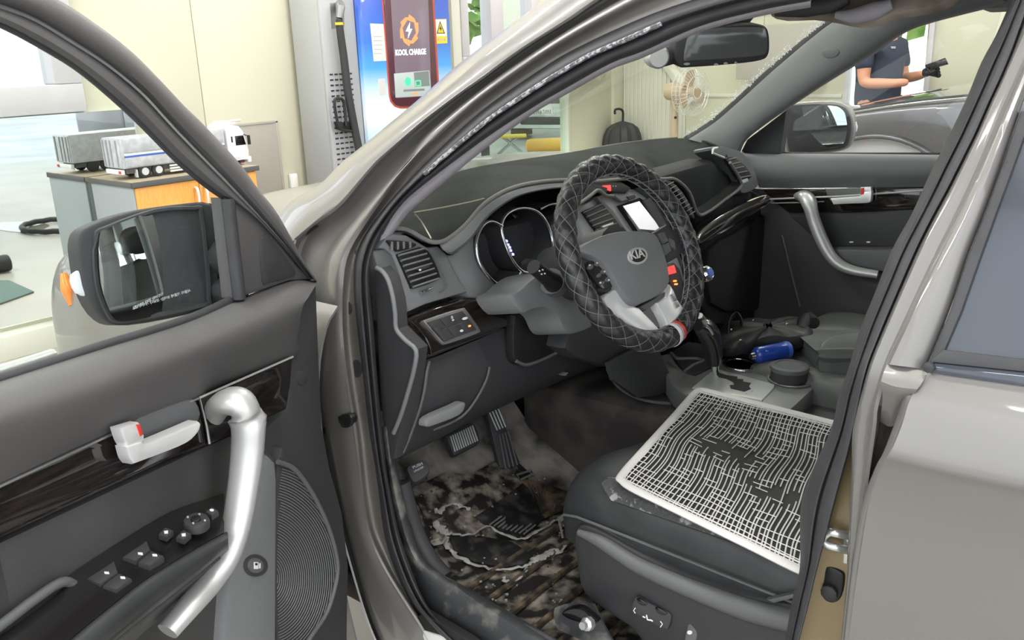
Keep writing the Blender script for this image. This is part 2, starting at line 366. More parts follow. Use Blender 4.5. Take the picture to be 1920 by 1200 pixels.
# outdoors: hill and trees beyond the windows
def tree(c, r, h, label):
    t = thing('leafy_tree', (c[0], c[1], -.1), label, 'tree', None)
    tube('trunk', [(c[0], c[1], -.1), (c[0]+.1, c[1], h*.4), (c[0], c[1]+.1, h*.7)], [.18, .14, .08], 'board_top', t)
    m = MB()
    for i in range(1500):
        d = V(rng.normal(size=3)).normalized(); q = V((c[0], c[1], h*.62))+V((d.x*r, d.y*r, d.z*h*.4))*(.55+.45*rng.random())
        a = V(rng.normal(size=3)).normalized()*.22; b = a.orthogonal().normalized()*.17; m.add(([q+a, q+b, q-a, q-b], [(0, 1, 2, 3)]))
    tag(m.build('foliage', 'leaf', t, fix=False), kind='stuff')
tree((13, -11.8), 2.6, 6.5, 'bright green leafy tree outside the window right of the charger')
tree((2.9, -13), 2.4, 6.5, 'leafy yellow green tree seen through the open side doorway')
tree((22.5, -17.5), 3, 7, 'tall leafy tree standing further out behind the wall windows')
# ------------------------------------------------------------------ wall mirror, cabinet, truck, board, outlet
wm = thing('wall_mirror', (4.09, .4, .15), 'long frameless mirror panel on the front wall behind the orange cabinet', 'mirror')
b2('mirror_pane', (4.085, -.80, .15), (4.098, 1.9, 1.234), 'wall_mirror', wm, 0); b2('mirror_edge', (4.08, -.812, .15), (4.099, -.80, 1.236), 'grey_metal', wm)
cb = thing('storage_cabinet', (3.82, -.86, 0), 'low grey cabinet with two orange doors and wood top by the mirror', 'cabinet')
b2('carcass', (3.62, -1.25, .03), (4.05, -.488, .86), 'board_grey', cb); b2('side_board', (3.597, -.4875, .03), (4.05, -.476, .855), 'board_grey', cb); b2('cabinet_top', (3.59, -1.262, .855), (4.065, -.475, .884), 'board_top', cb, .004)
b2('top_edging', (3.584, -1.264, .854), (3.592, -.473, .883), 'board_edge', cb, .002); b2('top_edging', (3.59, -.474, .854), (4.06, -.468, .883), 'board_edge', cb, .002)
for y0, y1, hy in ((-.866, -.49, -.84), (-1.246, -.87, -.895)):
    d = b2('door', (3.6, y0, .05), (3.622, y1, .85), 'orange_door', cb, .003)
    tube('door_handle', [(3.6, hy, .81), (3.575, hy, .80), (3.568, hy, .755), (3.575, hy, .71), (3.6, hy, .70)], .008, 'silver_white', d, k=4)
tr = thing('toy_truck', (3.8, -.9, .884), 'large white and grey toy cargo truck standing on the orange cabinet', 'toy truck')
tx0, tx1 = 3.70, 3.89
b2('cargo_box', (tx0, -1.13, .945), (tx1, -.50, 1.105), 'truck_grey', tr, .004)
b2('side_panel', (tx0-.006, -1.12, 1.03), (tx0+.004, -.515, 1.10), 'truck_grey', tr, .003); b2('side_panel', (tx0-.008, -1.12, .95), (tx0+.004, -.515, 1.012), 'truck_grey', tr, .003)
b2('stripe', (tx0-.009, -1.12, 1.013), (tx0+.002, -.515, 1.022), 'white', tr, .001); b2('stripe', (tx0-.009, -1.12, 1.003), (tx0+.002, -.515, 1.0125), 'blue_print', tr, .001)
b2('stripe', (tx0-.0095, -.93, .965), (tx0+.002, -.905, .998), 'blue_print', tr, .001)
for y in np.linspace(-1.1, -.54, 15): b2('rivet', (tx0-.0105, y, .953), (tx0, y+.006, .958), 'grey_metal', tr, 0)
rd = b2('rear_door', (tx0+.005, -.502, .95), (tx1-.005, -.492, 1.10), 'truck_grey', tr, .003)
for xx in (tx0+.03, tx0+.09, tx0+.13, tx0+.17): tube('latch_bar', [(xx, -.488, .955), (xx, -.488, 1.095)], .004, 'grey_metal', rd, seg=6)
b2('rear_bumper', (tx0+.01, -.51, .915), (tx1-.01, -.49, .94), 'white', tr); b2('tail_lamp', (tx0+.012, -.489, .92), (tx0+.035, -.486, .935), 'red', tr, .001)
b2('chassis', (tx0+.02, -1.27, .915), (tx1-.02, -.52, .945), 'board_edge', tr)
for x in (tx0+.005, tx1-.03):
    for y in (-.62, -.70, -1.02, -1.2):
        w = lathe('wheel', [(.012, 0), (.03, .001), (.036, .006), (.036, .022), (.03, .026), (.012, .026)], (x-.004, y, .92), (1, 0, 0), 'tyre', tr, 18)
        lathe('wheel_rim', [(.004, -.002), (.02, -.002), (.022, 0.006)], (x-.005, y, .92), (1, 0, 0), 'silver_white', w, 14)
for i in range(3): b2('side_guard', (tx0-.003, -.93, .899+i*.015), (tx0+.006, -.765, .909+i*.015), 'white', tr, .002)
b2('mudflap', (tx0+.0, -.577, .892), (tx0+.03, -.571, .935), 'silver_white', tr, .002)
pc = [(0, .912), (.135, .912), (.14, .96), (.135, 1.01), (.115, 1.08), (.09, 1.11), (.02, 1.125), (0, 1.11)]
cabm = mk('cab', *prism([V((tx0, -1.145-a, z)) for a, z in pc], (-1, 0, 0), tx1-tx0, .006), 'white', tr, fix=False)
mk('cab_window', *prism([V((tx0-.001, -1.145-a, z)) for a, z in [(.055, 1.0), (.125, 1.0), (.112, 1.055), (.055, 1.055)]], (-1, 0, 0), .006, .001), 'lcd_black', cabm, fix=False)
mk('quarter_window', *prism([V((tx0-.001, -1.145-a, z)) for a, z in [(.028, 1.02), (.038, 1.02), (.038, 1.055), (.028, 1.055)]], (-1, 0, 0), .006, .001), 'lcd_black', cabm, fix=False)
b2('cab_mirror', (tx0-.03, -1.285, 1.0), (tx0-.012, -1.272, 1.055), 'black', tr, .003); tube('mirror_arm', [(tx0, -1.26, 1.06), (tx0-.02, -1.278, 1.05)], .003, 'black', tr, 6)
b2('front_bumper', (tx0-.002, -1.296, .895), (tx1, -1.272, .93), 'white', tr, .005); b2('step', (tx0-.002, -1.245, .897), (tx0+.01, -1.185, .915), 'maroon', tr, .002)
b2('air_deflector', (tx0+.03, -1.24, 1.12), (tx1-.03, -1.16, 1.14), 'white', tr, .008); tube('air_horn', [(tx0+.03, -1.2, 1.142), (tx0+.03, -1.27, 1.142)], [.005, .009], 'silver_white', tr, 8)
bp = thing('grey_board', (4.08, -1.4, .6), 'flat grey beige board fixed on the wall right of the toy truck', 'wall board')
b2('board', (4.075, -1.765, .605), (4.098, -1.0, 1.085), 'grey_panel', bp, .002); b2('board_rim', (4.07, -1.78, .6), (4.099, -1.762, 1.09), 'grey_panel', bp, .002); b2('board_rim', (4.07, -1.78, 1.078), (4.099, -1.0, 1.092), 'grey_panel', bp, .002)
ol = thing('wall_outlet', (4.09, -1.86, .66), 'small white outlet box on the cream wall beside the grey board', 'outlet')
b2('outlet_plate', (4.07, -1.895, .60), (4.098, -1.835, .73), 'white', ol, .006); b2('outlet_cover', (4.066, -1.887, .612), (4.072, -1.843, .718), 'paper', ol, .004)
# things on the floor that the mirror shows
def virt(px, py):                              # the floor point whose mirror image lies at this pixel
    p = un(px, py, PZ(0)); return V((2*4.085-p.x, p.y, 0))
c_ = virt(112, 428); hp = [(c_.x+.40*cos(a), c_.y+.30*sin(a), .03+.006*(i % 2)) for i, a in enumerate(np.linspace(0, 2*pi*1.06, 30))]
tag(tube('hose_loop', hp, .026, 'dark', k=2), 'dark rubber hose coiled in one loop on the garage floor', 'hose')
c_ = virt(40, 425); tag(mk('puddle', *prism([V((c_.x+.45*cos(a)*(1+.2*sin(3*a)), c_.y+.2*sin(a), .004)) for a in np.linspace(0, 2*pi, 24, endpoint=False)], (0, 0, 1), .004, 0), 'wet'), 'shallow puddle of water on the concrete beside the hose', 'puddle')
tag(mk('rubber_mat', *prism([virt(x, y)+V((0, 0, .012)) for x, y in ((-60, 530), (18, 528), (64, 549), (0, 572), (-60, 585))], (0, 0, 1), .011, .002), 'teal'), 'dark teal rubber mat lying on the floor under the mirror', 'mat')
c_ = virt(0, 512); tag(lathe('roller', [(.02, 0), (.06, .004), (.065, .02), (.065, .36), (.06, .376), (.02, .38)], (c_.x, c_.y-.08, .067), (0, 1, 0), 'dark'), 'short black rubber roller lying on the floor near the mirror', 'roller')
# ------------------------------------------------------------------ charging station
cs = thing('charging_station', (3.9, -2.55, 0), 'tall blue and white electric car charger with a dark touch screen', 'charger')
XC = 3.75; CP = PX(XC); 
b2('housing', (XC+.02, -3.13, 0), (4.06, -1.952, 2.35), 'grey_metal', cs, .02)
sp = b2('side_panel', (XC, -2.24, .05), (XC+.03, -1.955, 2.33), 'grey_metal', cs, .008)
m = MB()
for i in range(5):
    for j in range(34): m.add(boxg((XC-.001, -2.0-i*.04, .25+j*.034), (.004, .026, .010)))
tag(m.build('vent_slots', 'dark', sp), kind='stuff')
m = bpy.data.materials.new('blue_gradient'); m.use_nodes = True; nt = m.node_tree; b = nt.nodes['Principled BSDF']; b.inputs['Roughness'].default_value = .25; b.inputs['Coat Weight'].default_value = .4
ge = nt.nodes.new('ShaderNodeNewGeometry'); sx = nt.nodes.new('ShaderNodeSeparateXYZ'); mr = nt.nodes.new('ShaderNodeMapRange'); cr = nt.nodes.new('ShaderNodeValToRGB')
nt.links.new(ge.outputs['Position'], sx.inputs[0]); nt.links.new(sx.outputs['Z'], mr.inputs[0]); mr.inputs[1].default_value = .85; mr.inputs[2].default_value = 1.9; nt.links.new(mr.outputs[0], cr.inputs[0]); nt.links.new(cr.outputs[0], b.inputs['Base Color'])
E_ = cr.color_ramp.elements; E_[0].position = 0; E_[0].color = (.16, .45, .85, 1); E_[1].position = 1; E_[1].color = (.05, .10, .52, 1)
for p, c in ((.06, (.50, .72, .92)), (.22, (.85, .87, .92)), (.36, (.62, .80, .95)), (.52, (.08, .36, .82)), (.68, (.03, .16, .62))):
    e = E_.new(p); e.color = (*c, 1)
M['blue_gradient'] = m
fp = b2('front_panel', (XC-.03, -3.125, .1), (XC+.03, -2.245, 2.33), 'blue_gradient', cs, .03)
CQ = PX(XC-.03)
def cq(*a): return un(a[0], a[1], CQ)
bez = slab('screen_bezel', [(713, -90), (733, 178), (736, 189), (743, 197), (753, 200), (797, 199), (810, 196), (819, 187), (822, 176), (806, -90)], CQ, .03, 'maroon', cs, .006, .012)
slab('bezel_edge', [(710, -92), (730, 179), (733, 191), (741, 200), (752, 203.5), (798, 202.5), (813, 199), (822, 189), (825, 177), (809, -92)], CQ, .02, 'maroon_edge', bez, .003, .006)
slab('screen', [(727, -92), (744, 184), (809, 180), (800, -92)], CQ, .01, 'screen_dark', cs, .001, .0135)
ui = slab('screen_panel', [(739, 138), (742, 183), (809, 179), (805, 132)], CQ, .004, 'screen_ui', cs, .0005, .0145)
slab('dark_tile', [(776, 136), (778, 163), (806, 161), (804, 133)], CQ, .002, 'screen_ui_dark', ui, 0, .0152)
slab('round_icon', ell(765, 153, 6.2, 8.5, n=20), CQ, .002, 'screen_green', ui, 0, .0156)
slab('battery_icon', [(778, 151), (779, 162), (790, 161), (789, 150)], CQ, .002, 'screen_green', ui, 0, .0158); slab('battery_icon', [(780, 153), (781, 160), (788, 159), (787, 152)], CQ, .002, 'screen_ui_dark', ui, 0, .0161)
slab('progress_bar', [(757, 168), (757, 172), (796, 170), (796, 166)], CQ, .002, 'screen_ui_dark', ui, 0, .0156); slab('orange_button', [(772, 174), (773, 178), (784, 177), (783, 173)], CQ, .002, 'screen_orange', ui, 0, .0156)
lc = (767.5, 57)
for k in range(6):
    a0 = radians(-90+60*k); pts = []
    for rr, aa in ((30, 0), (27, 34), (25, 60), (22, 62), (20, 40), (17.5, 10), (20, -14)):
        a = a0+radians(aa); pts.append((lc[0]+rr*cos(a)*.64, lc[1]+rr*sin(a)*1.0))
    slab('swirl_blade', pts, CQ, .002, 'screen_orange', cs, 0, .0148+.0001*k)
slab('lightning_bolt', [(769, 42), (761, 59), (767, 59), (765, 72), (773, 54), (768, 55)], CQ, .002, 'screen_white', cs, 0, .016)
textp('screen_text', 'KOOL CHARGE', (742, 104.5), (799, 102), CQ, 'screen_white', cs, .0148, 1.25, bold=.03)
slab('notice_paper', [(694, 44), (701, 115), (725, 114), (719, 45)], CQ, .002, 'paper', cs, 0, .0015)
for i in range(5): slab('notice_line', [(699+i*.6, 68+i*8), (699+i*.6, 69.2+i*8), (717, 69+i*8), (717, 67.8+i*8)], CQ, .001, 'mark_grey', cs, 0, .0024)
slab('small_label', [(709, 148), (711, 179), (725, 178), (722, 147)], CQ, .002, 'silver_white', cs, 0, .0015)
ys = slab('warning_sticker', [(816, 36), (819, 82), (839, 81), (837, 35.5)], CQ, .002, 'yellow', cs, 0, .0015)
slab('sticker_top', [(816.6, 37), (818.6, 68), (837.8, 67.5), (836.4, 36.5)], CQ, .001, 'paper', ys, 0, .0018)
slab('warning_triangle', [(825, 39), (819, 63), (834.5, 63)], CQ, .001, 'black', ys, 0, .0024); slab('warning_triangle', [(825.2, 43), (821, 61.5), (832.3, 61.5)], CQ, .001, 'yellow', ys, 0, .0028)
slab('bolt_mark', [(826, 47), (823.5, 55), (826, 54.5), (825.5, 60), (829, 52), (826.5, 52.5)], CQ, .001, 'black', ys, 0, .0032)
for x in (821, 825, 829, 833): slab('sticker_letter', [(x, 72), (x+.3, 76.5), (x+2.6, 76.3), (x+2.4, 71.8)], CQ, .001, 'mark_grey', ys, 0, .0022)
slab('socket_recess', [(619, 6), (622, 53), (646, 51), (644, 4)], CP, .004, 'satin', cs, 0, .003); 
pl = PX(XC-.06)
tube('cable_gland', [un(637, 8, CP), un(638, 16, pl), un(636, 34, pl)], [.03, .03, .022], 'satin', cs, 12)
tube('gland_ring', [un(635.6, 42, pl), un(636, 47, pl)], .026, 'yellow', cs, 12)
tube('charging_cable', [un(636, 36, pl), un(638, 60, pl), un(645, 110, pl), un(652, 170, pl), un(662, 225, pl), un(672, 275, pl), un(684, 330, pl), un(694, 420, pl)], [.022, .025, .026, .027, .027, .027, .027, .027], 'dark', cs, 10, k=5)
tube('holster_loop', [un(649, 236, pl), un(646, 200, pl), un(642, 187, pl), un(632, 185, pl), un(627, 191, pl), un(630, 215, pl), un(637, 240, pl), un(652, 245, pl), un(666, 247, pl)], .010, 'black', cs, 8, k=4)
slab('holster', [(633, 228), (638, 243), (650, 246), (663, 248), (661, 228), (650, 230)], PX(XC-.04), .04, 'black', cs, .006, .01)
# ------------------------------------------------------------------ mirror reflection built as solid things: white car, stool, bench, bolster
wc = CAM+ray(1019, 209)*15; fx = V((ray(1019, 209).x, ray(1019, 209).y, 0)).normalized(); rx = V((fx.y, -fx.x, 0))
yaw = Matrix.Rotation(radians(-24), 3, 'Z'); fx = yaw @ fx; rx = yaw @ rx; base = V((wc.x, wc.y, 0))
def wl(a, d, z): return base+rx*a+fx*d+V((0, 0, z))
car2 = thing('white_car', tuple(base), 'white car seen nose on, a mirror reflection built behind the glass', 'car')
def wpr(pts, d, t, name, m, par, bev=.02): return mk(name, *prism([wl(a, d, z) for a, z in pts], -fx, t, bev), m, par, fix=False)
bmp = wpr([(-.9, .18), (.9, .18), (.95, .45), (.92, .72), (.6, .84), (-.6, .84), (-.92, .72), (-.95, .45)], -.02, .5, 'bumper', 'car_white', car2, .05)
wpr([(-.42, .25), (.42, .25), (.52, .39), (-.52, .39)], -.03, .1, 'lower_grille', 'black', bmp, .02)
wpr([(-.42, .60), (.42, .60), (.5, .70), (-.5, .70)], -.03, .1, 'upper_grille', 'black', bmp, .02)
hoodp = [[wl(a, d, z+(.05 if abs(a) < .6 else 0)) for a in (-.88, -.5, 0, .5, .88)] for d, z in ((-.02, .80), (.3, .88), (1.2, 1.0))]
loft('hood', hoodp, 'car_white', car2, n=12)
for s in (-1, 1): wpr([(s*.56, .70), (s*.9, .74), (s*.88, .64), (s*.66, .60)], -.035, .1, 'headlamp', 'lens', car2, .01); wpr([(s*.9, .0), (s*.68, .0), (s*.68, .5), (s*.9, .5)], .5, .5, 'wheel', 'tyre', car2, .05)
lp = wpr([(-.19, .41), (.19, .41), (.19, .54), (-.19, .54)], -.05, .02, 'license_plate', 'white', car2, .004)
text('plate_text', '5997 6992', wl(-.165, -.052, .432), wl(.165, -.052, .432), (0, 0, 1), 'black', car2, sy=1.3, flip=True)
mk('cabin', *prism([wl(a, 1.2, z) for a, z in [(-.85, .9), (.85, .9), (.65, 1.5), (-.65, 1.5)]], -fx, 1.6, .1), 'lcd_black', car2, fix=False)
def zfl(px, py, z): return un(px, py, PZ(z))
sc_ = zfl(958, 291, -.02); s1 = thing('folding_stool', tuple(sc_), 'small folding stool with crossed legs in front of the reflected white car', 'stool')
ux = CR.copy(); ux.z = 0; ux.normalize(); uy = V((-ux.y, ux.x, 0))
def sl(a, b, z): return sc_+ux*a+uy*b+V((0, 0, z))
mk('stool_seat', *prism([sl(-.24, -.15, .30), sl(.24, -.15, .30), sl(.24, .15, .30), sl(-.24, .15, .30)], (0, 0, 1), .03, .008), 'yellow', s1, fix=False)
for b in (-.12, .12):
    tube('stool_leg', [sl(-.2, b, .01), sl(.12, b, .28)], .014, 'grey_metal', s1, 6); tube('stool_leg', [sl(.2, b, .01), sl(-.12, b, .28)], .014, 'grey_metal', s1, 6)
bc = zfl(888, 297, -.02)
bn = thing('work_bench', tuple(bc), 'low dark bench standing left of the folding stool in the built reflection', 'bench')
mk('bench_top', *prism([bc+ux*a+uy*b+V((0, 0, .42)) for a, b in ((-.5, -.15), (.25, -.15), (.25, .2), (-.5, .2))], (0, 0, 1), .05, .01), 'board_top', bn, fix=False)
for a in (-.42, .12): mk('bench_leg', *prism([bc+ux*(a+q)+uy*w+V((0, 0, .37)) for q, w in ((0, -.1), (.12, -.1), (.12, .1), (0, .1))], (0, 0, 1), .36, .01), 'dark', bn, fix=False)
yb = CAM+ray(1042, 272)*10.5; tag(lathe('foam_bolster', [(.03, -.36), (.07, -.34), (.085, -.3), (.09, .3), (.075, .34), (.03, .36)], yb, tuple(ux), 'orange_plastic', None, 16), 'round yellow foam bolster lying on a box in the built reflection', 'bolster')
bx = yb.copy(); bx.z = 0
tag(mk('bolster_crate', *prism([V((bx.x, bx.y, yb.z-.092))+ux*a+uy*b for a, b in ((-.6, -.2), (.5, -.2), (.5, .25), (-.6, .25))], (0, 0, 1), yb.z-.07, .01), 'board_grey', fix=False), 'long grey crate below the yellow bolster in the built reflection', 'crate')
# ------------------------------------------------------------------ umbrella and fan in the far corner
um = un(1165, 235, PX(3.96)); ub = thing('umbrella', (um.x, um.y, 0), 'folded black umbrella with hooked handle by the far corner', 'umbrella')
hk = PX(um.x-.02)
tube('hook_handle', [un(1153, 214, hk), un(1153, 207, hk), un(1157, 204.5, hk), (un(1164, 205, hk)), un(1168, 210, hk), un(1168, 222, hk), un(1167, 240, hk)], .012, 'black', ub, 8, k=4)
cpx = [un(1141, 290, hk), un(1142, 240, hk), un(1150, 231, hk), un(1170, 230, hk), un(1178, 236, hk), un(1188, 243, hk), un(1195, 256, hk), un(1200, 290, hk)]
a_, b_ = un(1167, 232, hk), un(1164, 420, hk)
m = MB()
for k in range(8):
    w = 2*pi*k/8; o1 = V((cos(w), sin(w), 0)); o2 = V((cos(w+.5), sin(w+.5), 0))
    m.add(tubeg([a_, a_+o1*.10-V((0, 0, .08)), a_+o1*.13-V((0, 0, .25)), a_+o1*.09-V((0, 0, .55)), b_], [.03, .07, .075, .05, .012], 8, k=3))
m.build('canopy', 'dark', ub); tube('tip', [b_, b_-V((0, 0, max(.02, b_.z-.01)))], .008, 'black', ub, 6)
for k, (px, py) in enumerate(((1181, 233), (1196, 250))): tube('rib_tip', [un(px, py+9, hk), un(px, py-4, hk)], .004, 'silver_white', ub, 6)
fb = un(1283, 175, PY(-5.6)); fn = thing('pedestal_fan', (fb.x, fb.y, 0), 'beige pedestal fan with round wire guard seen through the windscreen', 'fan')
fax = (V((-.75, .45, 0))).normalized(); fax = V((-.9, .15, 0)).normalized()
hc = un(1287, 172, PY(-5.55)); 
lathe('fan_motor', [(.03, -.22), (.075, -.21), (.085, -.14), (.085, -.05), (.06, -.01)], hc, fax, 'fan_beige', fn, 20)
m = MB()
for rr, hh in ((.21, .0), (.215, .05), (.21, .09), (.14, .115), (.06, .125)): m.add(tubeg([hc+fax*hh+(fax.orthogonal().normalized()*cos(w)+fax.cross(fax.orthogonal().normalized())*sin(w))*rr for w in np.linspace(0, 2*pi, 32, endpoint=False)], .003, 5, True))
o_ = fax.orthogonal().normalized(); q_ = fax.cross(o_)
for k in range(36):
    d = o_*cos(k*pi/18)+q_*sin(k*pi/18)
    m.add(tubeg([hc+d*.05+fax*.125, hc+d*.14+fax*.115, hc+d*.21+fax*.08, hc+d*.215+fax*.05, hc+d*.2-fax*.01, hc+d*.08-fax*.02], .0017, 4))
tag(m.build('wire_guard', 'silver_white', fn), kind='stuff')
for k in range(3):
    a = k*2*pi/3+.4; d = o_*cos(a)+q_*sin(a); e = fax.cross(d)
    mk('fan_blade', *prism([hc+fax*.05+d*.03-e*.02, hc+fax*.05+d*.10-e*.07, hc+fax*.065+d*.19-e*.05, hc+fax*.06+d*.19+e*.05, hc+fax*.04+d*.1+e*.07, hc+fax*.04+d*.03+e*.02], fax, .004, .001), 'fan_beige', fn)
lathe('fan_hub', [(.045, .03), (.045, .075), (.03, .088), (.01, .09)], hc, fax, 'fan_beige', fn, 16)
sb = V((hc.x, hc.y, 0))-fax*.13; tube('fan_pole', [sb+V((0, 0, .02)), sb+V((0, 0, .75))], .016, 'silver_white', fn, 10); tube('fan_column', [sb+V((0, 0, .62)), sb+V((0, 0, .72)), sb+V((0, 0, .9)), sb+V((0, 0, hc.z-.05))], [.03, .035, .03, .045], 'fan_beige', fn, 12)
lathe('fan_base', [(.19, 0), (.19, .02), (.17, .035), (.03, .05)], sb, (0, 0, 1), 'fan_beige', fn, 28); lathe('fan_knob', [(.014, 0), (.014, .03), (.008, .034)], sb+V((0, 0, .84)), (-.7, .7, 0), 'dark', fn, 10)
tag(b2('wall_cabinet', (1.98, -5.98, 1.17), (2.72, -5.72, 1.62), 'grey_panel', bev=.006), 'flat grey wall cabinet hung beside the bright side doorway', 'wall cabinet')
# ------------------------------------------------------------------ grey SUV parked on the far side
sv = thing('grey_suv', (0, -4.3, 0), 'dark grey car parked on the far side of the silver car', 'car')
Y0 = -3.4
def sidetop(x): return np.interp(x, [-2.6, -.2, .1, .6, 1.0, 1.25, 1.4], [1.2, 1.18, 1.165, 1.115, 1.05, .98, .90])
def crown(x): return np.interp(x, [-.2, .15, .5, 1.0, 1.3, 1.42], [1.25, 1.235, 1.19, 1.095, 1.0, .92])
AX = .72
def sidepoly(x0, x1, arch=True):
    p = [(x, sidetop(x)) for x in np.linspace(x1, x0, 14)]
    p += [(x0, .35)]
    if arch: p += [(AX-.50, .35)]+[(AX-.5*cos(a), .45+.5*sin(a)) for a in np.linspace(0.02, pi-.02, 22)]+[(AX+.50, .35)]
    p += [(x1, .35)]; return p
fe = mk('fender', *prism([V((x, Y0, z)) for x, z in sidepoly(.0, 1.38)], (0, 1, 0), .12, .012), 'suv_grey', sv, fix=False)
mk('door', *prism([V((x, Y0, z)) for x, z in sidepoly(-1.1, -.006, False)], (0, 1, 0), .12, .012), 'suv_grey', sv, fix=False)
mk('door', *prism([V((x, Y0, z)) for x, z in sidepoly(-2.3, -1.106, False)], (0, 1, 0), .12, .012), 'suv_grey', sv, fix=False)
tube('arch_lip', [V((AX-.5*cos(a), Y0+.005, .45+.5*sin(a))) for a in np.linspace(0, pi, 30)], .016, 'suv_grey', fe, 8)
mk('arch_liner', *prism([V((AX-.52*cos(a), Y0-.08, .45+.52*sin(a))) for a in np.linspace(0, pi, 24)], (0, 1, 0), .05, 0), 'liner', sv)
w = lathe('wheel', [(.25, 0), (.36, .0), (.39, .03), (.39, .2), (.36, .23), (.25, .23)], (AX, Y0-.02, .39), (0, -1, 0), 'tyre', sv, 32); lathe('wheel_rim', [(.03, -.004), (.06, .01), (.25, .0), (.26, .02)], (AX, Y0-.022, .39), (0, -1, 0), 'silver', w, 28)
rails = []
for y, k in ((-3.40, 0), (-3.43, .15), (-3.55, .45), (-3.8, .8), (-4.3, 1), (-4.8, .8), (-5.05, .45), (-5.2, 0)): rails.append([V((x, y, sidetop(x)*(1-k)+crown(x)*k+.004)) for x in np.linspace(.02, 1.4, 12)])
hd = loft('hood', rails, 'suv_grey', sv, n=24, t=.02, cross=3)
tube('hood_crease', [V((x, -3.47, sidetop(x)*.75+crown(x)*.25+.008)) for x in np.linspace(.05, 1.3, 10)], .006, 'suv_grey', hd, 6)
mk('far_side', *prism([V((x, -5.2, z)) for x, z in sidepoly(-2.3, 1.38)], (0, -1, 0), .1, .01), 'suv_grey', sv, fix=False)
b2('nose', (1.36, -5.15, .35), (1.52, -3.45, .93), 'suv_grey', sv, .05)
loft('cowl', [[V((.25, y, crown(.25)+.012)) for y in (-3.6, -4.3, -5.0)], [V((.05, y, crown(.1)+.03)) for y in (-3.6, -4.3, -5.0)]], 'black', sv, n=12)
for y in (-3.75, -4.4): tube('wiper', [V((.2, y, 1.28)), V((.12, y-.3, 1.295)), V((.1, y-.55, 1.295))], .009, 'black', sv, 6, k=3)
loft('windscreen', [[V((.06, y, crown(.1)+.01)) for y in (-3.55, -4.3, -5.05)], [V((-.7, y, 1.72)) for y in (-3.75, -4.3, -4.85)]], 'lcd_black', sv, n=12, t=.01)
mk('cabin', *prism([V((x, -3.62, z)) for x, z in [(.0, 1.16), (-.7, 1.70), (-2.0, 1.74), (-2.35, 1.2)]], (0, 1, 0), 1.36, .08), 'lcd_black', sv, fix=False)
b2('roof', (-2.0, -4.85, 1.70), (-.75, -3.75, 1.76), 'suv_grey', sv, .03)
lathe('wheel', [(.25, 0), (.36, .0), (.39, .03), (.39, .2), (.36, .23), (.25, .23)], (-1.95, Y0-.02, .39), (0, -1, 0), 'tyre', sv, 28)
slab('headlamp', [(1470, 205), (1500, 200), (1490, 225), (1465, 230)], PY(Y0), .05, 'lens', sv, .01, .01)
# ------------------------------------------------------------------ person beyond the grey car
def skin(name, joints, edges, m, parent=None, sub=2, root=0):
    me = bpy.data.meshes.new(name); me.from_pydata([tuple(j[0]) for j in joints], edges, [])
    o = bpy.data.objects.new(name, me); COL.objects.link(o); md = o.modifiers.new('skin', 'SKIN'); md.use_smooth_shade = True
    for i, j in enumerate(joints):
        r = j[1]; me.skin_vertices[0].data[i].radius = r if isinstance(r, tuple) else (r, r)
        me.skin_vertices[0].data[i].use_root = (i == root)
    o.modifiers.new('sub', 'SUBSURF').levels = sub; bpy.context.view_layer.update()
    m2 = bpy.data.meshes.new_from_object(o.evaluated_get(bpy.context.evaluated_depsgraph_get())); bpy.data.objects.remove(o); m2.materials.clear()
    return link(name, m2, m, parent, 80)
pb = un(1650, 120, PY(-5.5)); px0, py0 = pb.x, -5.5
F_ = V((-.93, .36, 0)).normalized(); Rr = V((F_.y, -F_.x, 0))        # facing the phone, right hand side
def pp(f, r, z): return V((px0, py0, 0))+F_*f+Rr*r+V((0, 0, z))
ps = thing('person', (px0, py0, 0), 'person in dark navy work shirt and black glove holding a phone', 'person')
J = [(pp(0, 0, .98), (.15, .11)), (pp(0, 0, 1.12), (.14, .105)), (pp(0, 0, 1.30), (.165, .115)), (pp(0, 0, 1.44), (.13, .09)), (pp(0, 0, 1.53), .058), (pp(.03, 0, 1.66), (.085, .10)), (pp(.03, 0, 1.75), (.07, .085)),
     (pp(0, .18, 1.42), .065), (pp(.04, .22, 1.15), .05), (pp(0, -.18, 1.42), .065), (pp(.06, -.22, 1.17), .046), (pp(.22, -.16, 1.19), .038), (pp(.33, -.1, 1.21), .028), (pp(.25, .16, 1.15), .038), (pp(.36, .11, 1.16), .028),
     (pp(0, .10, .88), .095), (pp(.01, .11, .5), .062), (pp(-.01, .11, .09), .042), (pp(.12, .12, .04), .04), (pp(0, -.10, .88), .095), (pp(.01, -.11, .5), .062), (pp(-.01, -.11, .09), .042), (pp(.12, -.12, .04), .04)]
Ed = [(0, 1), (1, 2), (2, 3), (3, 4), (4, 5), (5, 6), (3, 7), (7, 8), (3, 9), (9, 10), (10, 11), (11, 12), (8, 13), (13, 14), (0, 15), (15, 16), (16, 17), (17, 18), (0, 19), (19, 20), (20, 21), (21, 22)]
skin('body', J, Ed, 'skin', ps)
skin('shirt', [(pp(0, 0, .86), (.20, .155)), (pp(0, 0, 1.10), (.185, .145)), (pp(0, 0, 1.30), (.19, .14)), (pp(0, 0, 1.44), (.15, .10)), (pp(0, 0, 1.50), .068), (pp(0, .19, 1.42), .08), (pp(.03, .215, 1.24), .075), (pp(0, -.19, 1.42), .08), (pp(.04, -.215, 1.23), .075)], [(0, 1), (1, 2), (2, 3), (3, 4), (3, 5), (5, 6), (3, 7), (7, 8)], 'navy', ps)
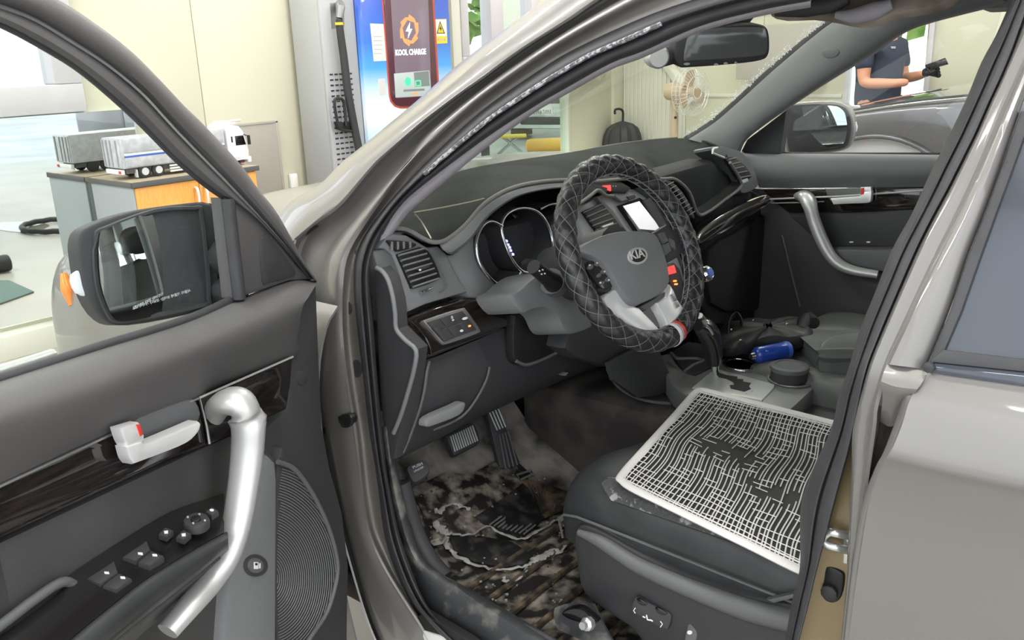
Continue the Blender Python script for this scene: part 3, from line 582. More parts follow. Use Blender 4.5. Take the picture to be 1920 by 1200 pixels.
skin('trousers', [(pp(0, 0, .98), (.175, .135)), (pp(0, .10, .86), .125), (pp(.01, .11, .5), .075), (pp(-.01, .11, .08), .065), (pp(0, -.10, .86), .125), (pp(.01, -.11, .5), .075), (pp(-.01, -.11, .08), .065)], [(0, 1), (1, 2), (2, 3), (0, 4), (4, 5), (5, 6)], 'black', ps)
for s in (-1, 1): skin('shoe', [(pp(-.05, s*.11, .05), .05), (pp(.08, s*.115, .05), .05), (pp(.2, s*.12, .035), .035)], [(0, 1), (1, 2)], 'black', ps, 1)
hg = [(pp(.32, -.10, 1.21), .036), (pp(.38, -.07, 1.22), (.045, .026)), (pp(.43, -.05, 1.225), (.045, .024))]; he = [(0, 1), (1, 2)]
for i, q in enumerate((-.035, -.012, .012, .035)):
    k = len(hg); dz = .005*i
    hg += [(pp(.47, -.05+q*.5, 1.225+q), .011), (pp(.50, -.03+q*.4, 1.235+q), .010), (pp(.505, .0+q*.3, 1.25+q*.8), .009)]; he += [(2, k), (k, k+1), (k+1, k+2)]
k = len(hg); hg += [(pp(.40, -.03, 1.255), .013), (pp(.44, .0, 1.275), .011)]; he += [(1, k), (k, k+1)]
skin('glove', hg, he, 'glove', ps, 1)
skin('hair', [(pp(-.01, 0, 1.70), (.09, .095)), (pp(.0, 0, 1.78), (.075, .085))], [(0, 1)], 'hair', ps)
for s in (-1, 1):
    lathe('eye', [(.002, 0), (.010, .003), (.012, .008)], pp(.125, s*.032, 1.675), -F_, 'white', ps, 10); tube('ear', [pp(.02, s*.088, 1.69), pp(.0, s*.095, 1.67), pp(.02, s*.088, 1.64)], .012, 'skin', ps, 6)
skin('nose', [(pp(.11, 0, 1.68), .010), (pp(.14, 0, 1.645), .014)], [(0, 1)], 'skin', ps, 1); tube('mouth', [pp(.112, -.022, 1.615), pp(.125, 0, 1.612), pp(.112, .022, 1.615)], .005, 'red', ps, 6)
NP = (un(1645, 90, PY(-5.37)), V((0, 1, 0))); slab('chest_label', [(1664, 87), (1664, 91), (1679, 91), (1679, 87)], PY(-5.40), .006, 'mark_grey', ps, 0, 0)
phc = [un(1734, 122, PY(-5.30)), un(1738, 131, PY(-5.30)), un(1778, 120, PY(-5.30)), un(1772, 108, PY(-5.30))]
ph = thing('phone', tuple(phc[0]), 'black phone held up in the gloved hand of the person', 'phone')
mk('phone_body', *prism(phc, (0, 1, .2), .012, .003), 'lcd_black', ph, fix=False); tube('phone_grip', [un(1738, 128, PY(-5.29)), un(1746, 136, PY(-5.29)), un(1754, 131, PY(-5.29))], .008, 'black', ph, 6, k=3)
# ================================================================== the silver car: body and driver's door
car = thing('silver_car', (0, 0, 0), 'silver beige car with its driver door standing open in the foreground', 'car')
def O(l, off): return [opn(x, y, o if off is None else off) for x, y, *r in l for o in (r or [off])]
Ro = [(505, 432), (545, 378), (600, 345), (640, 305), (690, 265), (780, 190), (860, 120), (940, 60), (1020, 0), (1110, -62)]
R2 = [(556, 450), (600, 414), (640, 385), (710, 303), (797, 227), (873, 170), (900, 152), (980, 93), (1073, 35), (1123, 0), (1210, -50)]
def mixp(a, b, t, n=24):
    A = resamp([V((x, y, 0)) for x, y in a], n); B = resamp([V((x, y, 0)) for x, y in b], n); return [(p.lerp(q, t).x, p.lerp(q, t).y) for p, q in zip(A, B)]
loft('a_pillar', [O(Ro, .10), O(mixp(Ro, R2, .12), .055), O(mixp(Ro, R2, .45), .012), O(mixp(Ro, R2, .85), .0), O(R2, .006)], 'paint', car, n=50, t=.004, cross=4)
LOW = [(735, 1262), (690, 1160), (640, 990), (605, 860), (575, 740), (556, 620), (546, 540)]
Ra = LOW+R2
Rb = [(745, 1262), (700, 1165), (655, 1010), (628, 890), (610, 790), (606, 720), (616, 630), (611, 555), (615, 495), (640, 448), (700, 374), (763, 303), (805, 250), (900, 170), (990, 106), (1073, 52), (1190, -14), (1280, -60)]
Rc = [(835, 1262), (795, 1180), (757, 1120), (722, 1062), (694, 1000), (681, 930), (668, 810), (656, 740), (646, 660), (642, 600), (643, 540), (652, 480), (687, 418), (763, 313), (820, 258), (900, 187), (1000, 116), (1073, 70), (1200, 2), (1330, -50)]
Rd = [(900, 1262), (842, 1215), (780, 1145), (742, 1072), (720, 1000), (707, 900), (691, 800), (680, 700), (668, 600), (663, 510), (676, 455), (720, 390), (800, 303), (900, 210), (1000, 139), (1073, 94), (1207, 32), (1330, -10), (1450, -40)]
Rf = [(975, 1262), (880, 1208), (806, 1145), (772, 1067), (749, 1000), (728, 900), (716, 800), (707, 700), (700, 600), (692, 520), (702, 470), (737, 405), (773, 364), (900, 267), (1000, 201), (1073, 159), (1147, 118), (1207, 96), (1313, 49), (1433, 18), (1520, 2)]
Rg = [(1010, 1262), (905, 1200), (822, 1138), (785, 1060), (762, 1000), (741, 900), (728, 800), (719, 700), (712, 600), (704, 520), (716, 468), (763, 403), (790, 378), (900, 287), (1000, 213), (1073, 171), (1147, 130), (1207, 108), (1313, 60), (1433, 29), (1520, 14)]
loft('side_frame', [O(Ra, .006), O(mixp(Ra, Rb, .15, 40), .035), O(mixp(Ra, Rb, .8, 40), .035), O(Rb, .012), O(mixp(Rb, Rc, .5, 40), .006), O(Rc, .014)], 'paint', car, n=90, t=.004, cross=3)
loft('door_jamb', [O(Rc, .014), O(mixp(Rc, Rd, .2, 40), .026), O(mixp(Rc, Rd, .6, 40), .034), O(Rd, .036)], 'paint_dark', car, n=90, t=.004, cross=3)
loft('door_seal', [O(Rd, .036), O(mixp(Rd, Rf, .18, 40), .012), O(mixp(Rd, Rf, .4, 40), .012), O(mixp(Rd, Rf, .5, 40), .024), O(mixp(Rd, Rf, .7, 40), .018), O(mixp(Rd, Rf, .9, 40), .03), O(Rf, .06)], 'rubber', car, n=110, t=.004, cross=3)
wl_ = mixp(Rd, Rf, .42, 60)[34:52]; tube('worn_strip', O(wl_, .010), .0035, 'wear', car, 6, k=3)
up = [p for p in Rf if p[1] < 500][0:]; ug = [p for p in Rg if p[1] < 500]
loft('pillar_trim', [O(up, .055), O(mixp(up, ug, .5), .062), O(ug, .085), O([(x-2, y-3) for x, y in ug], .12)], 'trim_lilac', car, n=50, t=.004, cross=2)
for px, py in ((648, 577), (666, 692)): slab('jamb_plug', ell(px, py, 10, 17, -8), (V((0, .815, 0)), V((0, 1, 0))), .01, 'rubber', car, .003, .003)
# sill and scuff plate
sillo = [(716, 800), (728, 900), (749, 1000), (772, 1067), (806, 1145), (880, 1208), (975, 1262)]
silli = [(738, 800), (750, 900), (772, 985), (800, 1055), (870, 1098), (960, 1150), (1050, 1205), (1110, 1262)]
loft('sill_trim', [O(sillo, .055), O(mixp(sillo, silli, .3), .05), O(mixp(sillo, silli, .8), .07), O(silli, .10)], 'dirty_sill', car, n=40, t=.006, cross=3)
tube('sill_edge', O([(838, 1097), (900, 1128), (960, 1163), (1020, 1193), (1110, 1250)], .09), .007, 'rubber', car, 8, k=3)
tube('sill_wall', O([(752, 905), (775, 990), (805, 1050), (835, 1085)], .11), .02, 'plastic', car, 8, k=3)
slab('scuff_plate', [(768, 1168), (790, 1150), (880, 1204), (950, 1262), (800, 1262), (775, 1210)], PY(.835), .02, 'black', car, .004, 0)
slab('scuff_insert', [(794, 1183), (838, 1196), (870, 1262), (800, 1262), (788, 1215)], PY(.835), .006, 'white', car, .002, .003)
rl = un(1085, 1165, PY(.74)); ck = loft('seat_rail_cover', [[un(x, y, PY(.70)) for x, y in ((1040, 1140), (1062, 1132), (1090, 1130), (1112, 1133))], [un(x, y, PY(.71)) for x, y in ((1038, 1155), (1070, 1152), (1105, 1165), (1140, 1188))], [un(x, y, PY(.72)) for x, y in ((1045, 1180), (1090, 1200), (1140, 1225), (1180, 1250))]], 'dirty_sill', car, n=12, t=.006, cross=4)
slab('rail_opening', smp([(1052, 1150), (1066, 1141), (1088, 1140), (1105, 1152), (1120, 1166), (1108, 1172), (1085, 1168), (1062, 1160)], 3), PY(.735), .012, 'lcd_black', car, .004)
lathe('seat_rail_bolt', [(.012, 0), (.012, .012), (.007, .016), (.007, .024)], un(1106, 1168, PY(.745)), (0, 1, .3), 'zinc', car, 8)
# hood, fender, nose
plan = [(.30, .925), (.7, .935), (1.05, .94), (1.28, .928), (1.47, .875), (1.59, .68), (1.62, 0)]
def body_rail(z, s=1, dx=0): return [V((x+dx*(i/6), y*s, z-zz)) for i, ((x, y), zz) in enumerate(zip(plan, (0, 0, .005, .02, .05, .07, .08)))]
loft('front_fender', [body_rail(.32, .96), body_rail(.55, .99), body_rail(.78, 1), body_rail(.93, .995), body_rail(1.02, .965), body_rail(1.055, .93)], 'paint', car, n=60, t=.004, cross=3, toward=(1, 5, 1))
hr = []
for x, ze, zc, ye in ((.50, 1.10, 1.185, .86), (.75, 1.095, 1.185, .865), (1.0, 1.08, 1.168, .855), (1.25, 1.045, 1.11, .80), (1.42, .985, 1.02, .69), (1.52, .95, .955, .50)):
    hr.append([V((x, ye*t, ze+(zc-ze)*(1-t*t)+(.012 if abs(abs(t)-.6) < .05 else 0))) for t in (1, .85, .6, .3, 0, -.3, -.6, -.85, -1)])
loft('hood', hr, 'paint', car, n=40, t=.004, cross=3, toward=(1, 0, 5))
loft('cowl', [[V((.50, y, 1.125)) for y in (.8, .4, 0, -.4, -.8)], [V((.42+.16*(1-(y/.8)**2), y, 1.175)) for y in (.8, .4, 0, -.4, -.8)]], 'rubber', car, n=20, t=.01)
tube("corner_lamp", [V((1.262, .918, 1.0)), V((1.25, .921, .965)), V((1.235, .923, .925))], [.008, .016, .008], "amber", car, 10, k=4)
# ---------------------------------------------------------------- driver's door
def d(l, off=0): return [un(x, y, DOOR, off) for x, y in l]
def ds(name, pix, t, m, off=0, bev=.003, sm=0, par=None): return slab(name, pix, DOOR, t, m, par or door, bev, off, sm)
door = slab('driver_door', [(-90, 1060), (392, 834), (470, 802), (520, 868), (520, 1300), (-90, 1300)], DOOR, .09, 'door_low', car, .004, .02)
ds('door_edge', [(548, 670), (567, 575), (596, 532), (600, 640), (607, 800), (622, 880), (645, 962), (656, 1060), (652, 1300), (500, 1300), (470, 830), (540, 765)], .11, 'plastic', .008, .01, 0)
B0 = [(-90, 742), (0, 713), (180, 656), (350, 603), (447, 561), (545, 524), (594, 527)]
B1 = [(-90, 760), (0, 733), (190, 672), (360, 618), (460, 575), (550, 537), (592, 534)]
B2 = [(-90, 835), (0, 806), (200, 738), (380, 668), (480, 626), (545, 592), (568, 575)]
B3 = [(-90, 960), (0, 912), (230, 803), (372, 746), (400, 721), (549, 662), (556, 640)]
loft('upper_panel', [d(B0, -.01), d(B1, .03), d(mixp(B1, B2, .5), .055), d(B2, .06), d(mixp(B2, B3, .6), .045), d(B3, .03), d([(x+2, y+10) for x, y in B3], .012)], 'door_soft', door, n=60, t=.004, cross=4)
tube('belt_strip', d([(-90, 738), (0, 711), (180, 653), (350, 600), (445, 558)], -.012), .007, 'rubber', door, 8, k=4)
tube('belt_strip', d([(-90, 722), (0, 696), (100, 664)], -.05), .007, 'silver', door, 8, k=3)
ds('wood_trim', [(549, 672), (374, 748), (386, 790), (394, 834), (470, 800), (538, 768), (546, 720)], .03, 'wood', .034, .004, 0)
ds('wood_trim', [(-90, 955), (0, 912), (230, 806), (371, 749), (380, 785), (390, 836), (310, 866), (200, 915), (0, 1010), (-90, 1058)], .03, 'wood', .032, .006, 0)
tube('trim_line', d([(-90, 958), (0, 912), (230, 805), (370, 748), (372, 747)], .034), .0018, 'satin', door, 6); tube('trim_line', d([(549, 669), (374, 746), (388, 800), (393, 832)], .036), .0018, 'silver', door, 6)
ds('handle_recess', [(262, 782), (340, 752), (368, 750), (374, 790), (300, 822), (272, 830), (252, 806)], .02, 'plastic_grey', .036, .006, 3)
ds('inner_handle', [(238, 838, 1), (268, 828, 1), (275, 831), (300, 822), (374, 790, 1), (378, 796), (372, 812), (350, 832), (300, 853), (252, 871, 1), (244, 860)], .018, 'silver_white', .062, .006, 3)
ds('lock_knob', [(226, 803, 1), (263, 792, 1), (272, 826), (240, 838, 1), (233, 825)], .016, 'silver_white', .060, .004, 3)
ds('lock_mark', [(257, 797), (263, 795.5), (269, 815), (264, 818)], .003, 'red', .0615, .0005)
ds('plug', ell(568, 708, 10, 15, 5), .006, 'plastic', .010, .002)
# armrest, switches
A_ = d([(-90, 1235), (0, 1172), (127, 1080), (250, 1000), (330, 955), (420, 925)], .022); B_ = d([(30, 1290), (125, 1204), (200, 1142), (270, 1088), (350, 1038), (420, 998)], .10)
loft('armrest_top', [A_, B_], 'gloss_black', door, n=20, t=.02)
M['gloss_black'].node_tree.nodes['Principled BSDF'].inputs['Roughness'].default_value = .3
tube('armrest_edge', d([(-90, 1238), (0, 1174), (60, 1128), (115, 1092), (140, 1098), (170, 1112)], .035), .006, 'plastic_grey', door, 8, k=4)
C_ = d([(90, 1290), (190, 1208), (270, 1142), (340, 1088), (400, 1042), (428, 1022)], .112); D_ = d([(190, 1290), (245, 1210), (300, 1160), (350, 1115), (400, 1075), (430, 1045)], .06)
loft('armrest_cushion', [d([(30, 1290), (125, 1204), (200, 1142), (270, 1088), (350, 1038), (420, 998)], .09), [b+DOOR[1]*.006 for b in B_], C_, D_], 'leather', door, n=30, t=.004, cross=4)
tube('cushion_seam', d([(115, 1290), (212, 1208), (290, 1145), (360, 1090), (412, 1046)], .108), .002, 'plastic', door, 6, k=3)
a1, a2, a3 = A_[3], B_[3], B_[1]; na = (a2-a1).cross(a3-a1).normalized(); na = na if na.dot(CAM-a1) > 0 else -na; ARM = (a1, na)
for q in ([(163, 1083), (187, 1095), (221, 1071), (214, 1050)], [(192, 1097), (217, 1105), (247, 1083), (223, 1073)], [(229, 1043), (254, 1051), (282, 1029), (275, 1012)], [(258, 1053), (280, 1060), (307, 1041), (284, 1031)]):
    slab('window_switch', q, ARM, .01, 'plastic', door, .003, .007)
for x, y in ((200, 1073), (230, 1082), (263, 1037), (290, 1040)): slab('switch_mark', [(x-5, y-2), (x-4, y+1.2), (x+5, y+1.6), (x+4, y-1.4)], ARM, .002, 'mark', door, .0004, .0085)
for x, y in ((311, 997), (344, 1002)):
    slab('lock_button', [(x-14, y+4), (x+1, y+9), (x+14, y-3), (x-1, y-10)], ARM, .008, 'plastic', door, .002, .006)
    slab('switch_mark', [(x-4, y-2), (x-3, y+2), (x+4, y+1.5), (x+4, y-3)], ARM, .002, 'mark', door, .0004, .0075)
slab('mirror_knob', ell(368, 973, 25, 14, -8), ARM, .012, 'plastic', door, .004, .010); slab('mirror_knob', ell(367, 971, 10, 5.5, -8), ARM, .006, 'black', door, .001, .013)
for a in (20, 110, 200, 290): slab('switch_mark', ell(368+17*cos(radians(a)), 972+9*sin(radians(a)), 2.2, 1.6), ARM, .001, 'mark_grey', door, 0, .0115)
slab('fold_button', [(385, 958), (397, 966), (410, 957), (398, 948)], ARM, .008, 'plastic', door, .003, .008); slab('switch_mark', ell(397, 956, 4, 2), ARM, .001, 'mark', door, 0, .0095)
# pull handle, speaker, fuel button
ph_ = [(398, 790, .02), (410, 764, .045), (430, 752, .07), (452, 757, .085), (464, 785, .09), (464, 840, .09), (456, 910, .09), (443, 985, .09), (424, 1043, .088), (392, 1092, .085), (356, 1135, .085), (314, 1184, .08)]
tube('pull_handle', [un(x, y, DOOR, o) for x, y, o in ph_], [.015, .021, .025, .027, .0265, .0245, .0228, .0215, .0205, .0195, .018, .016], 'silver', door, 14, k=5, flat=.75, up=(0, 0, 1))
ds('speaker_pod', [(474, 850), (505, 851), (520, 866), (523, 900), (521, 1300), (415, 1300), (428, 1110), (455, 980), (468, 890)], .05, 'plastic_mid', .04, .012)
gr = [(521, 866), (552, 880), (585, 925), (614, 985), (631, 1045), (631, 1085), (614, 1145), (585, 1190), (555, 1232), (521, 1260)]
ds('speaker_grille', smp(gr, 3), .03, 'plastic', .026, .003); gl = crom(d(gr[:], .028), 4); tube('grille_rim', gl, .0045, 'plastic_grey', door, 8)
from math import hypot
poly = smp(gr, 3)
def inside(x, y):
    c = False
    for i in range(len(poly)):
        (x1, y1), (x2, y2) = poly[i-1][:2], poly[i][:2]
        if (y1 > y) != (y2 > y) and x < (x2-x1)*(y-y1)/(y2-y1)+x1: c = not c
    return c
m = MB()
for k in range(44):
    r = 22+k*5.2; run = []
    for j in range(60):
        a = radians(-95+185*j/59); x, y = 500+r*cos(a)*.75, 1085+r*sin(a)
        if inside(x-2, y) and inside(x+3, y): run.append(un(x, y, DOOR, .0268))
        else:
            if len(run) > 3: m.add(tubeg(run, .0008, 4))
            run = []
    if len(run) > 3: m.add(tubeg(run, .0008, 4))
tag(m.build('grille_ribs', 'plastic_mid', door), kind='stuff')
ds('fuel_button', ell(482, 1061, 22, 21), .01, 'plastic', .044, .003); ds('fuel_button', ell(482, 1061, 14, 14.5), .008, 'plastic_grey', .048, .003)
ds('fuel_mark', [(477, 1054), (477, 1067), (485, 1067), (485, 1054)], .002, 'mark', .0492, .0003); ds('fuel_mark', [(487, 1057), (487, 1066), (489, 1066), (489, 1056)], .002, 'mark', .0492, .0003); ds('fuel_mark', [(479, 1056), (479, 1060), (483, 1060), (483, 1056)], .001, 'black', .0498, 0)
# sail panel, window frame, glass
ds('sail_panel', [(427, 371), (452, 378), (500, 420), (560, 498), (590, 524), (545, 527), (458, 557), (447, 560)], .03, 'door_soft', .004, .006)
ds('tweeter_cover', smp([(489, 452), (497, 441), (506, 443), (548, 496), (556, 512), (548, 520), (505, 531), (494, 528)], 2), .006, 'plastic', .0075, .003)
F0 = [(-90, -75), (0, -48), (110, 0), (187, 50), (247, 97), (300, 150), (347, 200), (383, 235), (450, 307), (483, 353), (520, 400), (567, 484), (595, 527)]
FG = [(-90, -16), (0, 11), (67, 37), (133, 77), (200, 120), (267, 175), (333, 247), (417, 333), (478, 397), (530, 455), (585, 522)]
FI = [(-90, 15), (0, 43), (100, 97), (160, 137), (233, 200), (287, 253), (333, 300), (383, 343), (428, 375), (478, 410), (520, 452), (580, 522)]
loft('window_frame', [d(F0, -.02), d(mixp(F0, FG, .08), .012), d(mixp(F0, FG, .5), .018), d(mixp(F0, FG, .88), .008), d(FG, -.010), d(mixp(FG, FI, .2), .006), d(mixp(FG, FI, .6), .010), d(FI, -.004), d(FI, -.03)], 'door_soft', door, n=60, t=.003, cross=2)
tube('frame_bead', d(FG, -.001), .0028, 'silver', door, 6, k=3); tube('glass_run', d(FI, -.006), .005, 'rubber', door, 8, k=3)
tube('divider_bar', d([(427, 372), (438, 470), (449, 560)], .002), .010, 'rubber', door, 8)
gp = FI[:9]+[(449, 560), (350, 602), (180, 655), (0, 712), (-90, 740)]
ds('window_glass', gp, .004, 'glass_clear', -.02, 0)
# exterior mirror on the door: convex glass, so the surface is a shallow spherical cap
def capmirror(name, pix, pl, R, m, parent, rings=12, cpix=None):
    o = [un(x, y, pl) for x, y in pix]; c = sum(o, V())/len(o); n = pl[1]; vs = []; fs = []; N = len(o)
    for i in range(rings, 0, -1):
        for p in o:
            q = c+(p-c)*(i/rings); r2 = (q-c).length_squared; vs.append(q-n*(r2/(2*R)))
    vs.append(c.copy())
    for i in range(rings-1):
        for j in range(N): fs.append((i*N+j, i*N+(j+1) % N, (i+1)*N+(j+1) % N, (i+1)*N+j))
    for j in range(N): fs.append(((rings-1)*N+j, (rings-1)*N+(j+1) % N, rings*N))
    return mk(name, vs, fs, m, parent, 80)
mp = CAM+ray(292, 500)*1.33; tgt = V((-.62, .44, 1.22)); mn = ((CAM-mp).normalized()+(tgt-mp).normalized()).normalized(); MIR = (mp, mn)
MF = (mp, ((CAM-mp).normalized()*.75+mn*.6).normalized())
hs = smp([(149, 445), (172, 422), (250, 396), (350, 381), (388, 381), (401, 400), (412, 545), (404, 572), (350, 590), (240, 610), (196, 600), (165, 556), (150, 490)], 3)
g = prism([un(x, y, MF, .012) for x, y in hs], mn, .03, .012, 3)
sm_ = mk('side_mirror', *g, 'plastic', door, fix=False)
bk = [un(x, y, MF, -.012) for x, y in hs]; cc = sum(bk, V())/len(bk); rr_ = []
for t, dd in ((1, 0), (1.0, .03), (.93, .07), (.75, .10), (.4, .118), (.05, .122)): rr_.append([cc+(p-cc)*t-MF[1]*dd for p in bk+bk[:1]])
N_ = len(bk)+1; mk('mirror_shell', [p for r in rr_ for p in r], [(i*N_+j, i*N_+j+1, (i+1)*N_+j+1, (i+1)*N_+j) for i in range(len(rr_)-1) for j in range(N_-1)], 'paint', door)
gl_ = smp([(180, 446), (200, 428), (290, 396), (365, 391), (377, 398), (389, 500), (392, 560), (384, 572), (270, 596), (222, 601), (203, 588), (182, 530)], 3)
tube('mirror_bezel', [un(x, y, MF, .014) for x, y in gl_], .004, 'rubber', door, 6, True)
pl2 = (mp+MF[1]*.012, MF[1])
def capm(name, pix, plane, n, R, m, parent, rings=12):         # outline on one plane, curved normals about n
    o = [un(x, y, plane) for x, y in pix]; c = sum(o, V())/len(o); N = len(o); vs = []; fs = []; nn = plane[1]
    t = n-nn*n.dot(nn)
    for i in range(rings, -1, -1):
        for p in (o if i else [c]):
            q = c+(p-c)*(i/rings); w = q-c; h = -(w.length_squared)/(2*R)-w.dot(t)/n.dot(nn); vs.append(q+nn*h)
    for i in range(rings-1):
        for j in range(N): fs.append((i*N+j, i*N+(j+1) % N, (i+1)*N+(j+1) % N, (i+1)*N+j))
    for j in range(N): fs.append(((rings-1)*N+j, (rings-1)*N+(j+1) % N, rings*N))
    return mk(name, vs, fs, m, parent, 80)
capm('mirror_glass', gl_, (mp+MF[1]*.016, MF[1]), mn, 1.15, 'mirror', door)
textp('mirror_text', '사물이 거울에 보이는 것보다 가까이 있음', (248, 581), (358, 547), (mp+MF[1]*.02, MF[1]), 'mark', door, .006, flip=True)
mk('mirror_signal', *prism([un(x, y, MF, .006) for x, y in smp([(140, 512), (150, 507), (160, 520), (166, 545), (160, 556), (148, 550), (138, 530)], 2)], MF[1], .03, .004), 'lens', door, fix=False)
tube('mirror_arm', [un(410, 490, MF, -.03), un(425, 480, DOOR, -.05), un(440, 478, DOOR, -.03)], [.03, .028, .03], 'plastic', door, 10); tube('mirror_arm', [un(405, 545, MF, -.02), un(425, 545, DOOR, -.045), un(445, 545, DOOR, -.02)], [.02, .02, .022], 'plastic', door, 10)
tube('check_strap', [opn(600, 812, .02), opn(622, 800, .03), opn(640, 788, .035)], .006, 'black', door, 8); slab('check_bracket', smp([(632, 782), (650, 776), (658, 784), (655, 800), (640, 803)], 2), PY(.845), .015, 'black', car, .004, .002)

# the rest of the door: rear part, outer skin, rear window post
DD = V((-.34, .94, 0)).normalized()
def dsz(q, off): return [DOOR[0]*1.0+DD*a+V((0, 0, z-1))+DOOR[1]*off for a, z in q]
mk('door_rear', *prism(dsz([(.68, .36), (1.06, .44), (1.08, 1.16), (.68, 1.165)], .02), DOOR[1], .10, .01), 'door_low', door, fix=False)
mk('outer_skin', *prism(dsz([(.07, .36), (1.06, .40), (1.09, .8), (1.09, 1.15), (.07, 1.095)], -.088), -DOOR[1], .012, .004), 'paint', door, fix=False)
tube('rear_frame', [un(-85, -30, DOOR)]+dsz([(.80, 1.605), (.98, 1.60), (1.05, 1.52), (1.07, 1.15)], 0), .022, 'door_soft', door, 10, k=4)
# ================================================================== rest of the body: B pillar, rear door, roof, far side
OT = (V((0, .85, 1.1)), V((0, 1, .35)).normalized())
SL = [(1910, -40), (1893, 7), (1867, 67), (1840, 117), (1813, 183), (1780, 253), (1743, 327), (1710, 400), (1673, 467), (1640, 550), (1613, 617), (1590, 693), (1573, 740), (1560, 800), (1530, 867), (1507, 925), (1500, 970), (1500, 1067), (1487, 1117), (1474, 1190), (1462, 1262)]
SR = [(1950, -40), (1920, 33), (1900, 90), (1880, 140), (1856, 190), (1830, 250), (1780, 350), (1750, 405), (1722, 460), (1697, 517), (1657, 610), (1625, 690), (1605, 783), (1592, 845), (1580, 890), (1557, 977), (1545, 1020), (1530, 1077), (1515, 1140), (1500, 1197), (1485, 1262)]
loft('pillar_seal', [O(SL, .11), O(mixp(SL, SR, .05, 40), .07), O(mixp(SL, SR, .4, 40), .045), O(mixp(SL, SR, .52, 40), .052), O(mixp(SL, SR, .62, 40), .04), O(mixp(SL, SR, .95, 40), .035), O(SR, .055)], 'rubber', car, n=90, t=.004, cross=3)
HL = [(2010, -40), (1965, 60), (1930, 100), (1880, 215), (1840, 310), (1800, 400), (1740, 520), (1700, 605), (1663, 683), (1640, 760), (1632, 800)]
GR = [(1606, 765), (1600, 795), (1597, 880), (1593, 967), (1588, 1080), (1578, 1180), (1570, 1262)]
BL = [p for p in SR if p[1] < 780]+GR[1:]; BR = HL[:-1]+[(1636, 800), (1622, 900), (1611, 1000), (1602, 1090), (1592, 1180), (1584, 1262)]
loft('b_pillar', [O([(x, y, .05 if y < 760 else .036) for x, y in BL], None), O(mixp(BL, BR, .2, 40), .03), O(mixp(BL, BR, .8, 40), .03), O(BR, .014)], 'paint', car, n=80, t=.004, cross=3)
sl_ = [(1606, 765)]+[p for p in SR if p[1] >= 780]
loft('striker_jamb', [O(sl_, .062), O(mixp(sl_, GR, .3), .066), O([(x+9, y) for x, y in GR], .072)], 'paint_gold', car, n=50, t=.004, cross=2)
DE = [(1690, 765), (1683, 800), (1657, 867), (1630, 933), (1613, 1033), (1600, 1133), (1593, 1200), (1587, 1262)]
br_ = [p for p in BR if p[1] > 740]
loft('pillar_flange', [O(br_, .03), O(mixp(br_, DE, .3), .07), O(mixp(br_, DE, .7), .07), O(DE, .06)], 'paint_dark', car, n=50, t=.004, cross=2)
stp = (V((0, .785, 0)), V((0, 1, 0)))
tube('door_striker', [un(x, y, stp, o) for x, y, o in ((1590, 1004, .0), (1572, 1001, .01), (1556, 998, .012), (1545, 1006, .012), (1543, 1015, .012), (1552, 1022, .012), (1570, 1027, .01), (1590, 1032, .0))], .0055, 'zinc', car, 10, k=4)
slab('striker_plate', [(1582, 995), (1592, 995), (1588, 1058), (1580, 1056)], stp, .004, 'zinc', car, .001, -.004)
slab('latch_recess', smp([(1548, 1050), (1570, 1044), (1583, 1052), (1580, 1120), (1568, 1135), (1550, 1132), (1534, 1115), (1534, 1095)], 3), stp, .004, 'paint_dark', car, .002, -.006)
slab('latch_stop', smp([(1548, 1062), (1575, 1072), (1582, 1085), (1576, 1120), (1562, 1132), (1545, 1126), (1536, 1108), (1542, 1090)], 3), stp, .01, 'black', car, .004, .0)
lathe('stop_bolt', [(.011, 0), (.011, .005), (.006, .007)], un(1556, 1110, stp, .002), (0, 1, 0), 'dark', car, 10)
# rear door
rdr = loft('rear_door', [O([(1742, 697), (1800, 706), (1945, 728)], .0), O([(1708, 745), (1800, 760), (1945, 785)], -.006), O([(1690, 800), (1800, 822), (1945, 850)], -.018), O([(1668, 852), (1780, 880), (1945, 915)], -.028), O([(1655, 875), (1780, 905), (1945, 942)], -.022), O([(1628, 950), (1780, 990), (1945, 1030)], -.012), O([(1600, 1130), (1760, 1160), (1945, 1200)], -.008), O([(1585, 1262), (1760, 1290), (1945, 1300)], -.004)], 'paint', car, n=24, t=.02, cross=4)
tube('door_edge', O([(1742, 697), (1708, 745), (1692, 790), (1668, 852), (1652, 882), (1628, 948), (1612, 1035), (1600, 1130), (1588, 1240)], .004), .007, 'paint', rdr, 8, k=4)
RL = [(1990, 20), (1950, 110), (1913, 207), (1880, 305), (1847, 397), (1813, 483), (1780, 583), (1735, 692)]
HU = [p for p in HL if p[1] < 700]
loft('window_surround', [O(HU, .012), O(mixp(HU, RL, .06), -.004), O(mixp(HU, RL, .5), -.006), O(mixp(HU, RL, .92), .004), O(RL, .012)], 'paint', rdr, n=50, t=.004, cross=2)
loft('frame_foot', [O([(1663, 683), (1700, 690), (1742, 697)], .0), O([(1652, 715), (1680, 725), (1720, 730)], -.012), O([(1655, 745), (1680, 752), (1706, 748)], .004), O([(1650, 790), (1668, 800), (1690, 792)], .03)], 'paint', rdr, n=16, t=.004, cross=3)
def osl(name, pix, off, t, m, par, bev=.003, sm=0):
    q = smp(pix, sm) if sm else pix; return mk(name, *prism([opn(x, y, off) for x, y, *r in q], OT[1], t, bev), m, par, fix=False)
osl('window_rubber', RL[2:]+[(1752, 690), (1770, 660), (1803, 583), (1838, 483), (1868, 400), (1905, 300), (1938, 207)], -.002, .012, 'rubber', rdr)
osl('window_glass', [(1945, 160), (1938, 207), (1905, 300), (1868, 400), (1838, 483), (1803, 583), (1770, 660), (1945, 680)], .004, .005, 'tinted', rdr, 0)
